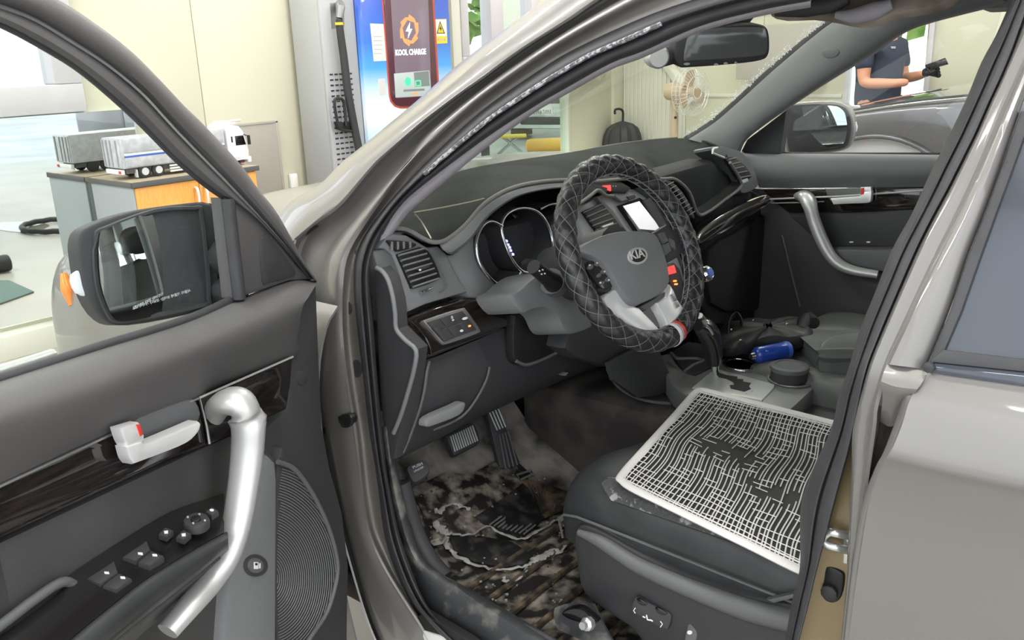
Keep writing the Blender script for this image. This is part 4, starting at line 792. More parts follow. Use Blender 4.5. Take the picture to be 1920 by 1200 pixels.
osl('belt_molding', [(1736, 692), (1748, 672), (1768, 655), (1945, 676), (1945, 700), (1752, 680)], -.004, .012, 'rubber', rdr, .004); osl('belt_molding', [(1738, 696), (1752, 680), (1945, 700), (1945, 728), (1768, 703)], -.007, .012, 'tinted', rdr, .004)
lathe('molding_clip', [(.006, 0), (.006, .004), (.003, .005)], opn(1742, 688, -.008), (0, 1, 0), 'rubber', rdr, 8)
# shell: roof, floor pan, right hand side, back
tube('roof_rail', [V((-.14, .665, 1.583)), V((-.45, .655, 1.592)), V((-.8, .65, 1.59)), V((-2.7, .64, 1.56))], .026, 'paint', car, 10, k=4)
loft('roof', [[V((x, y, 1.635-.045*(y/.62)**4)) for x in (-.10, -.8, -1.6, -2.7)] for y in (-.66, -.4, 0, .4, .645)], 'paint', car, n=20, t=.03, cross=3, toward=(0, 0, 9))
b2('floor_pan', (-2.7, -.78, .34), (.64, .78, .385), 'carpet', car, .01)
b2('rocker', (-.75, .74, .28), (.25, .81, .40), 'paint', car, .02)
b2('quarter_panel', (-2.75, .74, .35), (-1.75, .9, 1.1), 'paint', car, .04); b2('right_panel', (-2.75, -.92, .35), (-.55, -.80, 1.1), 'paint', car, .04)
b2('tailgate', (-2.78, -.85, .4), (-2.68, .85, 1.15), 'paint', car, .03); b2('rear_seat', (-2.2, -.6, .40), (-1.6, .6, .78), 'leather', car, .06); b2('rear_seatback', (-2.35, -.62, .75), (-2.15, .62, 1.3), 'leather', car, .06)
for x0, y in ((-1.7, -.70), (-2.68, -.66)): tube('roof_pillar', [V((x0, y-.12, 1.08)), V((x0+.05, y, 1.62))], .05, 'pillar_trim', car, 8)
for x0, y in ((-1.75, .70), (-2.68, .66)): tube('roof_pillar', [V((x0, y+.1, 1.08)), V((x0+.05, y, 1.62))], .05, 'paint', car, 8)
b2('right_rail', (-2.7, -.70, 1.53), (-.35, -.60, 1.62), 'pillar_trim', car, .03); b2('left_rail', (-2.7, .60, 1.53), (-.75, .68, 1.62), 'paint', car, .03)
# far A pillar, windscreen, rear view mirror, visor
FP = (V((0, -.66, 1.2)), V((0, 1, -.12)).normalized())
PA = [(1290, 261), (1342, 228), (1392, 184), (1440, 140), (1510, 80), (1562, 40), (1600, 25), (1700, 0), (1800, -30)]
PB = [(1388, 286), (1400, 262), (1440, 230), (1500, 189), (1560, 150), (1640, 101), (1690, 66), (1740, 45), (1893, 6)]
def f(l, off=0): return [un(x, y, FP, off) for x, y in l]
loft('a_pillar_trim', [f(PA, -.04), f(mixp(PA, PB, .06), .0), f(mixp(PA, PB, .5), .03), f(mixp(PA, PB, .93), .02), f(PB, -.03)], 'pillar_trim', car, n=50, t=.01, cross=3)
slab('airbag_badge', smp([(1540, 100), (1548, 92), (1565, 91), (1574, 97), (1566, 107), (1550, 109)], 2), FP, .006, 'pillar_trim', car, .002, .033)
loft('dark_edge', [f([(x-9, y-3) for x, y in PA[:7]], -.035), f(PA[:7], -.03)], 'rubber', car, n=30, t=.004)
wsl = resamp(crom(O(Rg[7:], .11), 4), 24); wsr = resamp(crom(f(PA[:7], -.045), 4), 24)
loft('windscreen', [wsl, [a.lerp(b, .5)+V((.12, 0, .02)) for a, b in zip(wsl, wsr)], wsr], 'glass_green', car, n=24, t=.004, cross=6, sm=True)
m = MB()
for i in range(420):
    t = rng.random(); k = t*5.99; j = int(k); (x0, y0), (x1, y1) = PA[j], PA[j+1]; s = k-j
    q = un(x0+(x1-x0)*s-6-abs(rng.normal())*7, y0+(y1-y0)*s-3-abs(rng.normal())*4, FP, -.02); r = .0006+.0011*rng.random(); m.add(boxg(q, (r*2, r*2, r*2.6), r*.6, seg=1))
tag(m.build('water_drops', 'lens', car), kind='stuff')
rm = CAM+ray(1355, 88)*1.72; RV = (rm, V((-.72, .68, -.12)).normalized())
def rs(name, pix, t, m_, off=0, bev=.002, sm=0, par=None): return slab(name, pix, RV, t, m_, par or rvm, bev, off, sm)
rvm = slab('rear_view_mirror', smp([(1263, 105), (1270, 66), (1285, 57), (1330, 51), (1395, 45), (1430, 47), (1443, 58), (1446, 85), (1443, 104), (1430, 114), (1380, 121), (1300, 127), (1275, 126)], 3), RV, .05, 'plastic', car, .01, 0)
rs('mirror_glass', smp([(1282, 110), (1291, 64), (1300, 58), (1360, 52), (1425, 51), (1436, 58), (1439, 80), (1437, 98), (1425, 104), (1370, 109), (1300, 113)], 3), .004, 'mirror_grey', .002, .0005)
for x, y, w in ((1288, 120, 6), (1343, 121, 4), (1361, 119, 4), (1380, 118, 2.5)): rs('mirror_mark', ell(x, y, w, 2.4, -3, 10), .002, 'mark_grey', .002, 0)
tube('mirror_stalk', [un(1330, 52, RV, -.03), un(1360, 35, RV, -.06), un(1385, 20, RV, -.10)], [.03, .028, .035], 'plastic', car, 10)
tp = un(1225, 103, RV, -.02); lathe('parking_camera', [(.018, 0), (.022, .002), (.023, .01), (.022, .035), (.018, .04)], tp, RV[1], 'silver', car, 24); tube('camera_mount', [un(1238, 108, RV, -.02), un(1262, 102, RV, -.03), un(1275, 80, RV, -.04)], [.02, .02, .024], 'plastic', car, 10)
VS = (V((0, .34, 1.5)), V((0, 1, .5)).normalized())
slab('sun_visor', smp([(1440, 20), (1500, 14), (1560, 4), (1640, -14), (1790, -30), (1782, 0), (1735, 16), (1680, 24), (1650, 36), (1605, 41), (1570, 34), (1520, 27), (1470, 29)], 2), VS, .02, 'dirty_visor', car, .006)
tube('visor_roll', [un(x, y, VS, .012) for x, y in ((1568, 28), (1600, 30), (1640, 20), (1672, 8))], [.006, .012, .014, .008], 'trim_lilac', car, 10, k=4)
tube('grab_trim', [un(x, y, VS, .016) for x, y in ((1455, 22), (1510, 16), (1560, 6), (1590, -4))], [.008, .014, .015, .01], 'plastic', car, 10, k=4)
# ================================================================== dashboard
SH = 0
def xs(name, pix, x, tilt, t, m_, par=None, bev=.003, off=0, sm=0): return slab(name, pix, PX(x+SH, tilt), t, m_, par or car, bev, off, sm)
def xr(l, tilt=0): return [un(x, y, PX(d_+SH, tilt)) for x, y, d_ in l]
dsh = xs('dashboard', [(708, 466), (724, 444), (738, 437), (764, 440), (786, 453), (803, 463), (822, 460), (838, 474), (850, 500), (866, 530), (879, 548), (850, 556), (800, 571), (766, 586), (757, 545), (745, 500), (735, 478), (722, 468)], .25, .2, .10, 'plastic_mid', None, .008)
xs('dash_end', [(698, 470), (722, 467), (736, 478), (747, 500), (759, 545), (769, 584), (757, 597), (741, 604), (738, 560), (727, 522), (708, 502)], .255, .1, .06, 'plastic_grey', dsh, .006)
SH = .04
slab('end_panel', [(702, 506), (708, 503), (726, 524), (738, 565), (742, 618), (780, 656), (772, 715), (757, 775), (738, 862), (727, 862), (716, 780), (708, 660)], PY(.797), .03, 'plastic', dsh, .003)
tube('end_rim', [un(x, y, PY(.80)) for x, y in ((706, 502), (716, 508), (727, 524), (736, 555), (741, 590), (743, 617), (760, 638), (780, 657), (777, 690), (768, 725), (752, 778), (738, 812))], .0045, 'plastic_mid', dsh, 8, k=3)
cs_ = xr([(752, 640, .2), (783, 672, .2), (812, 671, .2), (880, 643, .2), (975, 607, .2), (1075, 600, .2), (1180, 590, .2)]), xr([(757, 720, .18), (800, 735, .18), (880, 710, .18), (975, 680, .18), (1080, 650, .18), (1190, 630, .18)]), xr([(752, 800, .195), (800, 795, .195), (870, 770, .195), (960, 735, .195), (1080, 690, .195), (1190, 655, .195)]), xr([(740, 856, .225), (775, 842, .225), (840, 810, .225), (913, 772, .225), (1070, 704, .225), (1190, 664, .225)])
loft('knee_panel', list(cs_)+[xr([(742, 862, .26), (775, 847, .26), (840, 814, .26), (913, 776, .26), (1070, 707, .26), (1190, 667, .26)])], 'plastic', dsh, n=40, t=.004, cross=4)
tube('knee_rim', xr([(805, 678, .183), (800, 700, .175), (795, 735, .172), (786, 770, .182), (772, 810, .20), (756, 848, .215)]), .003, 'plastic_grey', dsh, 6, k=3)
tube('knee_seam', xr([(918, 688, .176), (912, 712, .174), (895, 745, .18), (872, 776, .188), (845, 793, .195), (812, 806, .205)]), .0025, 'plastic_grey', dsh, 6, k=3)
xs('hood_release', smp([(799, 797), (806, 783), (850, 763), (870, 754), (873, 762), (862, 779), (818, 797), (804, 801)], 3), .185, .1, .02, 'plastic_mid', dsh, .004)
for x, y in ((1058, 702),): xs('knee_fastener', [(x-5, y+2), (x+3, y-3), (x+8, y-3), (x+3, y+3)], .185, 0, .01, 'silver', dsh, .001)
# wood strip with the switch pack
xs('wood_strip', [(756, 597), (800, 577), (872, 554), (935, 558), (958, 555), (970, 575), (978, 588), (978, 598), (968, 607), (880, 641), (808, 669), (783, 668), (751, 615)], .245, .45, .06, 'wood', dsh, .012)
tube('strip_end', [un(x, y, PX(.281, .45), .002) for x, y in ((765, 600), (778, 610), (795, 630), (806, 652), (808, 667))], .002, 'chrome', dsh, 6, k=3)
SP = PX(.281, .45)
swp = slab('switch_pack', smp([(795, 603), (803, 597), (864, 578), (874, 580), (886, 596), (900, 617), (896, 625), (842, 644), (830, 642), (812, 622)], 3), SP, .012, 'satin', dsh, .003, .004)
def bil(u, v):
    a, b, c_, e = (800, 604), (868, 582), (895, 618), (833, 641); return ((a[0]*(1-u)+b[0]*u)*(1-v)+(e[0]*(1-u)+c_[0]*u)*v, (a[1]*(1-u)+b[1]*u)*(1-v)+(e[1]*(1-u)+c_[1]*u)*v)
for i in range(3):
    for j in range(2): slab('switch_tile', [bil(u, v) for u, v in ((i/3+.015, j/2+.02), ((i+1)/3-.015, j/2+.02), ((i+1)/3-.015, j/2+.48), (i/3+.015, j/2+.48))], SP, .006, 'plastic', dsh, .001, .007)
slab('dimmer_wheel', [bil(u, v) for u, v in ((.03, .3), (.17, .3), (.17, .98), (.03, .98))], SP, .006, 'rubber', dsh, .002, .010)
for x, y, w, h_, mm in ((848, 595, 2, 3.5, 'mark_grey'), (850, 600, 2, 1.5, 'mark'), (872, 597, 5.5, 2.6, 'mark'), (820, 619, 2.4, 3, 'mark'), (824, 627, 1.5, 1.5, 'mark'), (866, 620, 3, 2.4, 'mark'), (881, 611, 2.6, 1.8, 'orange_led')): slab('switch_icon', ell(x, y, w, h_, -15, 8), SP, .002, mm, dsh, 0, .0085)
SH = 0
# left vents
def vent(poly, L0, L1, R0, R1, n, x, tilt, name='air_vent', sm=2, r=.0022):
    v = xs(name, smp(poly, sm), x, tilt, .008, 'black', car, .002, .002)
    for i in range(n):
        t = (i+.5)/n; a = (L0[0]+(L1[0]-L0[0])*t, L0[1]+(L1[1]-L0[1])*t); b = (R0[0]+(R1[0]-R0[0])*t, R0[1]+(R1[1]-R0[1])*t)
        tube('slat', [un(*a, PX(x, tilt), .004), un(*b, PX(x, tilt), .004)], r, 'plastic_mid', v, 6, flat=2, up=(-1, 0, .5))
    return v
v1 = vent([(746, 477, 1), (788, 463, 1), (803, 470), (815, 490), (825, 515), (822, 525), (778, 541), (771, 535), (758, 505)], (746, 474), (777, 543), (792, 462), (824, 527), 7, .245, .2)
xs('vent_tab', [(784, 506), (788, 501), (807, 496), (806, 501), (791, 507)], .245, .2, .006, 'plastic', v1, .001, .010); xs('vent_dot', ell(788, 506, 2, 2, 0, 8), .245, .2, .002, 'mark', v1, 0, .0115)
xs('vent_wheel', [(789, 546), (811, 538), (813, 542), (793, 550)], .245, .2, .006, 'chrome', v1, .002, .005); tube('vent_frame', [un(x, y, PX(.245, .2), .004) for x, y in ((805, 468), (818, 486), (833, 520), (838, 535), (825, 548))], .0015, 'plastic_grey', v1, 6, k=3)
v2 = xs('demister_vent', smp([(727, 452), (736, 450), (768, 453), (782, 458), (774, 464), (748, 471), (742, 468)], 2), .245, .2, .006, 'black', car, .002, .003)
for x in (736, 747, 758, 770): xs('slat', [(x-1.6, 453), (x+1.6, 453), (x+2, 468-(x-740)*.12), (x-1, 469-(x-740)*.12)], .245, .2, .004, 'plastic_mid', v2, .001, .0055)
# instrument binnacle
HO = [(824, 458, .24), (840, 449, .235), (870, 426, .23), (905, 387, .23), (950, 360, .23), (1000, 347, .23), (1060, 342, .23), (1100, 346, .23), (1130, 356, .23)]
HI = [(838, 475, .235), (848, 476, .235), (882, 450, .232), (915, 407, .232), (960, 374, .232), (1005, 359, .232), (1060, 352, .232), (1095, 354, .232), (1126, 364, .232)]
loft('binnacle_hood', [xr([(x, y-4, d_+.03) for x, y, d_ in HO]), xr(HO), xr([((a[0]+b[0])/2, (a[1]+b[1])/2, .222) for a, b in zip(HO, HI)]), xr(HI), xr([(x, y, .36) for x, y, d_ in HI])], 'plastic_mid', dsh, n=40, t=.003, cross=3)
xs('binnacle_face', [(836, 476), (849, 477), (885, 448), (906, 414), (899, 445), (897, 470), (903, 495), (915, 515), (930, 532), (950, 540), (970, 533), (980, 516), (1000, 505), (1005, 518), (966, 548), (945, 556), (910, 560), (880, 557), (872, 548), (850, 505)], .262, .25, .05, 'plastic_mid', dsh, .006)
xs('cluster_back', [(880, 440), (915, 395), (960, 366), (1010, 352), (1060, 346), (1150, 350), (1150, 490), (1050, 520), (990, 540), (945, 550), (890, 530)], .33, .25, .03, 'lcd_black', dsh, 0)
def ringp(l, closed): 
    q = [un(x, y, PX(.254, .25)) for x, y in l]; tube('gauge_ring', q, .0036, 'chrome', dsh, 8, closed, 4)
    back = [un(x, y, PX(.254, .25))+V((.065, 0, -.004)) for x, y in l]; q2 = crom(q, 4, closed); b_2 = crom(back, 4, closed)
    if closed: q2.append(q2[0]); b_2.append(b_2[0])
    loft('gauge_tube', [q2, b_2], 'dark', dsh, n=48, t=.002, sm=False)
ringp([(942, 424), (922, 415), (906, 422), (895, 443), (893, 465), (898, 490), (911, 512), (928, 530), (947, 537), (965, 529), (977, 511)], False)
ringp([(985, 390), (1008, 397), (1025, 418), (1035, 448), (1034, 470), (1026, 490), (1010, 506), (992, 511), (977, 507), (960, 487), (948, 460), (940, 431), (945, 408), (962, 394)], True)
ringp([(1012, 392), (1035, 382), (1065, 385), (1088, 405), (1099, 432), (1096, 450), (1086, 460), (1060, 468)], False)
xs('gauge_face', ell(1006, 448, 26, 54, -8), .325, .25, .004, 'dark', dsh, .001, .004)
for i, (x, y) in enumerate(((950, 452), (953, 459), (956, 464), (958, 470), (962, 477))): xs('gauge_digit', [(x-1.5, y-3), (x+2, y-2), (x+2.5, y+2), (x-1, y+2)], .3, .25, .002, 'blue_led', dsh, 0)
SH = .035
# column, stalk, pocket
xs('pocket_shade', smp([(966, 592), (985, 582), (1010, 574), (1032, 578), (1050, 598), (1062, 622), (1080, 636), (1060, 655), (1020, 673), (985, 686), (970, 682), (963, 664)], 2), .178, .05, .02, 'black', dsh, .004)  # black slab, stands in for the shade inside the uncarved recess
tube('pocket_lip', xr([(968, 677, .165), (985, 684, .165), (1010, 677, .165), (1040, 663, .165), (1065, 646, .165), (1078, 633, .165)]), .004, 'plastic_grey', dsh, 8, k=4)
xs('pocket_edge', [(969, 610), (974, 607), (971, 640), (967, 649), (964, 648)], .17, 0, .01, 'satin', dsh, .002); xs('pocket_lever', [(968, 590), (978, 587), (1010, 600), (1012, 606), (995, 612), (985, 603)], .165, 0, .015, 'black', dsh, .003)
SH = 0
xs('column_shroud', smp([(957, 557), (975, 544), (1000, 522), (1024, 512), (1060, 512), (1088, 560), (1114, 606), (1090, 622), (1068, 626), (1056, 614), (1046, 592), (1024, 577), (1000, 580), (980, 587)], 3), .13, .2, .09, 'plastic_mid', dsh, .02)
xs('column_lower', [(1068, 622), (1112, 602), (1150, 620), (1200, 650), (1190, 664), (1140, 690), (1080, 672), (1060, 655)], .15, 0, .09, 'plastic', dsh, .015)
tube('column_core', [V((.16, .40, 1.03)), V((-.005, .407, 1.095))], .06, 'plastic', dsh, 16)
stk = PX(.07, 0); tube('stalk', [un(1042, 534, PX(.11)), un(1028, 522, stk), un(1010, 508, stk), un(1000, 500, stk)], [.022, .016, .014, .014], 'black', dsh, 12); tube('stalk_collar', [un(1042, 534, PX(.112)), un(1034, 527, PX(.10))], .026, 'plastic_grey', dsh, 16)
slab('stalk_knob', smp([(976, 492, 1), (984, 485), (1000, 486), (1010, 491, 1), (1006, 505), (998, 513, 1), (985, 509), (977, 502)], 2), (stk[0], V((-.8, .6, .15)).normalized()), .03, 'plastic', dsh, .004, .02)
for i, (x, y) in enumerate(((1012, 508), (1016, 514), (1022, 513), (1018, 506))): slab('stalk_mark', ell(x, y, 1.5, 1.5, 0, 6), PX(.05), .001, 'mark', dsh, 0)
# centre stack
mat('stack_grey', (.30, .305, .305), .45, bump=.15, bs=900)
ctr = xs('centre_stack', [(1080, 402), (1092, 384), (1120, 366), (1160, 348), (1190, 352), (1215, 368), (1250, 425), (1280, 500), (1300, 600), (1262, 605), (1240, 560), (1190, 470), (1100, 455)], .20, .45, .12, 'stack_grey', car, .012)
vent([(1094, 396, 1), (1128, 380, 1), (1150, 408), (1166, 430, 1), (1127, 441, 1), (1112, 422)], (1093, 394), (1126, 444), (1126, 378), (1165, 433), 6, .192, .45, sm=2, r=.0018)
xs('vent_tab', [(1128, 424), (1150, 416), (1151, 420), (1132, 427)], .192, .45, .005, 'silver', ctr, .001, .012)
xs('vent_cheek', [(1118, 368), (1128, 372), (1150, 395), (1172, 428), (1168, 432), (1148, 404), (1126, 379)], .195, .45, .01, 'plastic_grey', ctr, .002, .006)
xs('clock_pod', [(1103, 338), (1130, 336), (1165, 340), (1185, 352), (1175, 362), (1150, 360), (1120, 352)], .185, .3, .03, 'black', ctr, .004); xs('clock_display', [(1130, 348), (1145, 347), (1146, 358), (1133, 354)], .185, .3, .003, 'red_led', ctr, 0, .002)
for x in (1150, 1155): xs('clock_mark', ell(x, 349, 1, 1, 0, 6), .185, .3, .002, 'mark', ctr, 0, .001)
xs('button_plate', [(1148, 362), (1178, 356), (1192, 372), (1166, 377)], .185, .45, .008, 'plastic_mid', ctr, .002, .0); xs('disc_slot', [(1176, 368), (1190, 365), (1193, 370), (1180, 373)], .182, .45, .006, 'black', ctr, .001, .001)
xs('nav_bezel', [(1162, 384), (1200, 370), (1212, 378), (1246, 430), (1240, 438), (1196, 434)], .19, .45, .01, 'lcd_black', ctr, .003, .002); xs('nav_screen', [(1169, 386), (1199, 377), (1238, 427), (1236, 432), (1200, 429)], .19, .45, .004, 'nav_screen', ctr, .0005, .004)
xs('button_column', [(1206, 376), (1222, 368), (1256, 430), (1262, 455), (1246, 440)], .185, .45, .01, 'plastic', ctr, .003, .002)
xs('stack_cheek', smp([(1214, 345), (1236, 345), (1262, 362), (1288, 398), (1306, 450), (1318, 515), (1322, 560), (1306, 560), (1296, 500), (1276, 430), (1250, 384)], 2), .17, .4, .08, 'plastic_grey', ctr, .012)
vent([(1246, 340), (1258, 339), (1280, 360), (1296, 388), (1303, 408), (1296, 404), (1282, 376), (1262, 352)], (1248, 344), (1296, 406), (1260, 338), (1305, 400), 9, .155, .4, sm=2, r=.0012)
xs('lower_display', [(1246, 496), (1264, 492), (1275, 505), (1290, 560), (1285, 600), (1268, 575), (1252, 520)], .15, .4, .01, 'black', ctr, .002, .0); xs('climate_display', [(1249, 502), (1264, 497), (1268, 511), (1254, 515)], .145, .4, .004, 'red_led', ctr, 0, .003)
for x, y in ((1266, 527), (1268, 533)): xs('lit_button', [(x-2, y-2), (x+3, y-2), (x+3, y+1), (x-2, y+1)], .145, .4, .003, 'orange_led', ctr, 0, .004)
# passenger side of the dash
pd = xs('dash_right', [(1235, 330), (1340, 300), (1392, 345), (1446, 372), (1468, 410), (1482, 480), (1495, 570), (1480, 610), (1400, 612), (1330, 610), (1312, 560), (1320, 480), (1300, 400)], .205, 0, .08, 'plastic_deep', car, .02)
xs('wood_strip', smp([(1306, 446), (1318, 428), (1350, 404), (1400, 378), (1440, 364, 1), (1449, 376, 1), (1410, 403), (1350, 438), (1316, 458)], 3), .175, .3, .04, 'wood', pd, .012)
tube('chrome_line', xr([(1313, 456, .165), (1345, 440, .165), (1395, 410, .165), (1447, 377, .165)]), .0025, 'chrome', pd, 6, k=3)
xs('glovebox_lid', smp([(1330, 470), (1380, 438), (1440, 400), (1460, 412), (1474, 490), (1478, 560), (1400, 585), (1335, 570)], 2), .19, 0, .03, 'plastic_deep', pd, .01)
xs('end_cheek', smp([(1332, 282), (1342, 274), (1384, 281), (1408, 305), (1422, 340), (1416, 354), (1392, 362), (1385, 340), (1364, 305)], 3), .185, .2, .05, 'plastic_grey', pd, .008)
vent([(1360, 297), (1375, 294), (1398, 311), (1410, 332), (1398, 336), (1384, 336), (1372, 316)], (1362, 296), (1387, 338), (1376, 292), (1410, 334), 5, .178, .2, r=.0022)
tube('end_tab', xr([(1345, 277, .17), (1337, 279, .17), (1336, 287, .17), (1358, 296, .17)]), .003, 'silver', pd, 6); xs('vent_tab', [(1391, 338), (1402, 334), (1404, 340), (1394, 344)], .175, .2, .004, 'silver', pd, .001, .004)
# the loose suede cover lying on the dash
NR = [(722, 446, .30), (736, 431, .285), (762, 433, .27), (788, 447, .255), (806, 455, .248), (824, 455, .24), (842, 446, .238), (870, 423, .235), (905, 384, .233), (950, 357, .233), (1000, 344, .233), (1060, 339, .233), (1110, 342, .22), (1180, 336, .21), (1240, 337, .20), (1264, 338, .19), (1290, 362, .185), (1306, 402, .18), (1326, 398, .18), (1356, 376, .18), (1386, 352, .18), (1384, 335, .18), (1366, 306, .18)]
FR = [(850, 325), (950, 303), (1060, 287), (1180, 267), (1290, 259), (1342, 272)]
nr = xr(NR); fr_ = xr([(706, 452, .36), (735, 424, .44), (782, 374, .51)])+[un(x, y, PZ(1.2)) for x, y in FR]
wp_ = [un(x, y, PX(.63)) for x, y in ((1092, 287), (1120, 280), (1160, 273), (1215, 266), (1262, 262))]
tube('wiper_arm', wp_, .008, 'rubber', car, 8, k=3); tube('wiper_blade', [p+V((-.02, .01, .006)) for p in wp_[1:]], .005, 'black', car, 6, k=3)
dcv = thing('dash_cover', (.4, 0, 1.19), 'black suede cover with tan piping lying over the dashboard top', 'dash cover')
nr2 = resamp(crom(nr, 4), 60); fr2 = resamp(crom(fr_, 4), 60); md_ = [a.lerp(b, .5)+V((0, 0, .012)) for a, b in zip(nr2, fr2)]
loft('cover_sheet', [nr2, [a.lerp(b, .12)+V((0, 0, .006)) for a, b in zip(nr2, fr2)], md_, fr2], 'suede', dcv, n=70, t=.004, cross=5)
tube('cover_piping', [p+V((-.004, 0, .002)) for p in nr], .0042, 'piping', dcv, 8, k=4)
tube('cover_piping', xr([(1078, 386, .18), (1092, 378, .18), (1110, 365, .178), (1120, 357, .176), (1127, 359, .174), (1137, 367, .17), (1150, 368, .17)]), .004, 'piping', dcv, 8, k=4)
mk('cover_flap', *prism(xr([(1080, 384, .19), (1100, 340, .22), (1140, 352, .19), (1136, 366, .186), (1120, 357, .186), (1108, 366, .186)]), (-1, 0, .5), .004, .001), 'suede', dcv, fix=False)
tube('cover_stitch', [un(x, y, PZ(1.196)) for x, y in ((778, 402), (790, 415), (800, 432), (808, 446))], .0013, 'stitch', dcv, 6, k=2); tube('cover_stitch', [un(x, y, PZ(1.202)) for x, y in ((776, 398), (830, 389), (880, 379), (908, 372))], .0012, 'stitch', dcv, 6, k=2)
# ================================================================== steering wheel
WC = V((-.033, .407, 1.104)); th, psi = .438, -.091
WN = V((-cos(th)*cos(psi), -cos(th)*sin(psi), sin(th))).normalized(); WA = WN.cross(V((0, 0, 1))).normalized(); WB = WN.cross(WA)
RW, RT = .176, .0205; WPL = (WC, WN)
def wpt(phi, tht, r): return WC+(WA*cos(phi)+WB*sin(phi))*(RW+r*cos(tht))+WN*(r*sin(tht))
def quilt(phi, tht): return (abs(sin(16*phi+2*tht))*abs(sin(16*phi-2*tht)))**.6*.0036
NP_, NT = 288, 32; vs = []; fs = []
for i in range(NP_):
    for j in range(NT):
        a, b = 2*pi*i/NP_, 2*pi*j/NT; vs.append(wpt(a, b, RT-.002+quilt(a, b)))
        fs.append((i*NT+j, ((i+1) % NP_)*NT+j, ((i+1) % NP_)*NT+(j+1) % NT, i*NT+(j+1) % NT))
mat('quilt', (.019, .0195, .021), .24, bump=.3, bs=600, col2=(.026, .026, .028), cs=12)
swh = mk('steering_wheel', vs, fs, 'quilt', car, 80)
m = MB()
for s in (1, -1):
    for k in range(32):
        m.add(tubeg([wpt((k*pi+s*2*t)/16, t, RT-.0007) for t in np.linspace(-pi*.98, pi*.98, 22)], .0007, 4))
mat('thread', (.15, .15, .155), .6); tag(m.build('quilt_stitch', 'thread', swh, 80), kind='stuff')
M['mark_grey2'] = M['mark_grey']; m = MB(); mat('lace', (.2, .2, .21), .5)
for o in (.30, -.30): m.add(tubeg([wpt(a, pi+o, RT+.0006) for a in np.linspace(0, 2*pi, 140, endpoint=False)], .0013, 5, True))
m.add(tubeg([wpt(2*pi*i/150, pi+(.3 if i % 2 else -.3), RT+.001) for i in range(150)], .001, 4, True))
tag(m.build('lacing', 'lace', swh, 80), kind='stuff')
def wphi(px, py):
    v = un(px, py, WPL)-WC; return math.atan2(v.dot(WB), v.dot(WA))
ph0 = wphi(1266, 632)
for k, mm in enumerate(('mark', 'blue_led', 'red')):
    if mm == 'blue_led': mm = 'trim_lilac'
    a0 = ph0+(k-1)*.045; q = [[wpt(a0+t, b, RT+.0022) for b in np.linspace(0, 2*pi, 26)] for t in (-.023, .023)]
    loft('stripe_band', q, mm, swh, n=26, t=.001, sm=False)
def ws(name, pix, t, mm, off=0, bev=.003, sm=0): return slab(name, pix, WPL, t, mm, swh, bev, off, sm)
ws('airbag_cover', smp([(1086, 471), (1098, 457), (1128, 442), (1165, 433), (1200, 432), (1228, 437), (1240, 456), (1250, 485), (1256, 513), (1255, 532), (1246, 546), (1225, 559), (1200, 570), (1187, 570), (1176, 560), (1160, 536), (1148, 512), (1130, 491), (1110, 479)], 2), .05, 'plastic_mid', .018, .014)
ws('left_spoke', [(1076, 480), (1110, 474), (1132, 488), (1150, 512), (1160, 535), (1142, 548), (1126, 545), (1108, 520), (1094, 500)], .02, 'plastic', .0, .005)
ws('right_spoke', [(1226, 436), (1252, 420), (1275, 438), (1285, 470), (1272, 482), (1254, 492), (1246, 470)], .02, 'plastic', .0, .005)
ws('silver_spoke', smp([(1132, 559), (1146, 546, 1), (1160, 537, 1), (1178, 563), (1190, 573, 1), (1199, 576, 1), (1246, 626), (1236, 634), (1215, 632), (1180, 610), (1150, 588)], 2), .02, 'silver_white', .006, .006)
ws('silver_spoke', smp([(1233, 567), (1250, 555), (1257, 532), (1272, 562), (1289, 590), (1282, 612), (1265, 625), (1245, 628), (1252, 612), (1248, 598), (1240, 582)], 2), .02, 'silver_white', .006, .006)
ws('lower_hub', [(1199, 575), (1230, 558), (1250, 545), (1250, 556), (1233, 567), (1213, 582)], .03, 'plastic_grey', .0, .004)
ws('button_pad', smp([(1098, 497), (1112, 487), (1124, 492), (1142, 514), (1154, 533), (1140, 542), (1126, 541), (1112, 522)], 2), .008, 'gloss_black', .004, .003)
for x, y, w, h_ in ((1108, 500, 5, 6), (1120, 495, 5, 4), (1132, 509, 5, 5), (1124, 516, 4, 5), (1140, 524, 5, 5), (1128, 530, 4, 4)): ws('wheel_button', ell(x, y, w, h_, 45, 8), .004, 'plastic_grey', .007, .001)
for x, y in ((1106, 497), (1120, 493), (1134, 509), (1126, 530), (1142, 525)): ws('button_mark', ell(x, y, 1.8, 1.5, 30, 6), .001, 'mark', .008, 0)
for q in ([(1236, 438), (1246, 435), (1254, 452), (1246, 457)], [(1244, 458), (1254, 454), (1260, 470), (1250, 478)], [(1256, 446), (1266, 452), (1268, 468), (1260, 462)]): ws('wheel_button', q, .006, 'plastic_grey', .006, .002)
for q in ([(1258, 552), (1265, 550), (1271, 563), (1264, 566)], [(1265, 567), (1271, 565), (1275, 574), (1269, 578)]): ws('spoke_button', q, .004, 'satin', .009, .001)
ws('emblem', ell(1196.5, 479.5, 18.5, 16.5, -10, 28), .006, 'silver', .0205, .001); ws('emblem_field', ell(1196.5, 479.5, 14.5, 12, -10, 24), .003, 'black', .0212, 0)
textp('emblem_letters', 'KIA', (1184.5, 487), (1210, 481), WPL, 'silver_white', swh, .0225, .85, bold=.015)
kb = un(1320, 515, WPL); lathe('spinner_knob', [(.012, -.012), (.015, -.004), (.017, .004), (.016, .012), (.012, .016), (.004, .017)], kb, WN, 'chrome', swh, 20); lathe('knob_badge', [(.009, .016), (.009, .0185), (.002, .019)], kb, WN, 'blue_print', swh, 16)
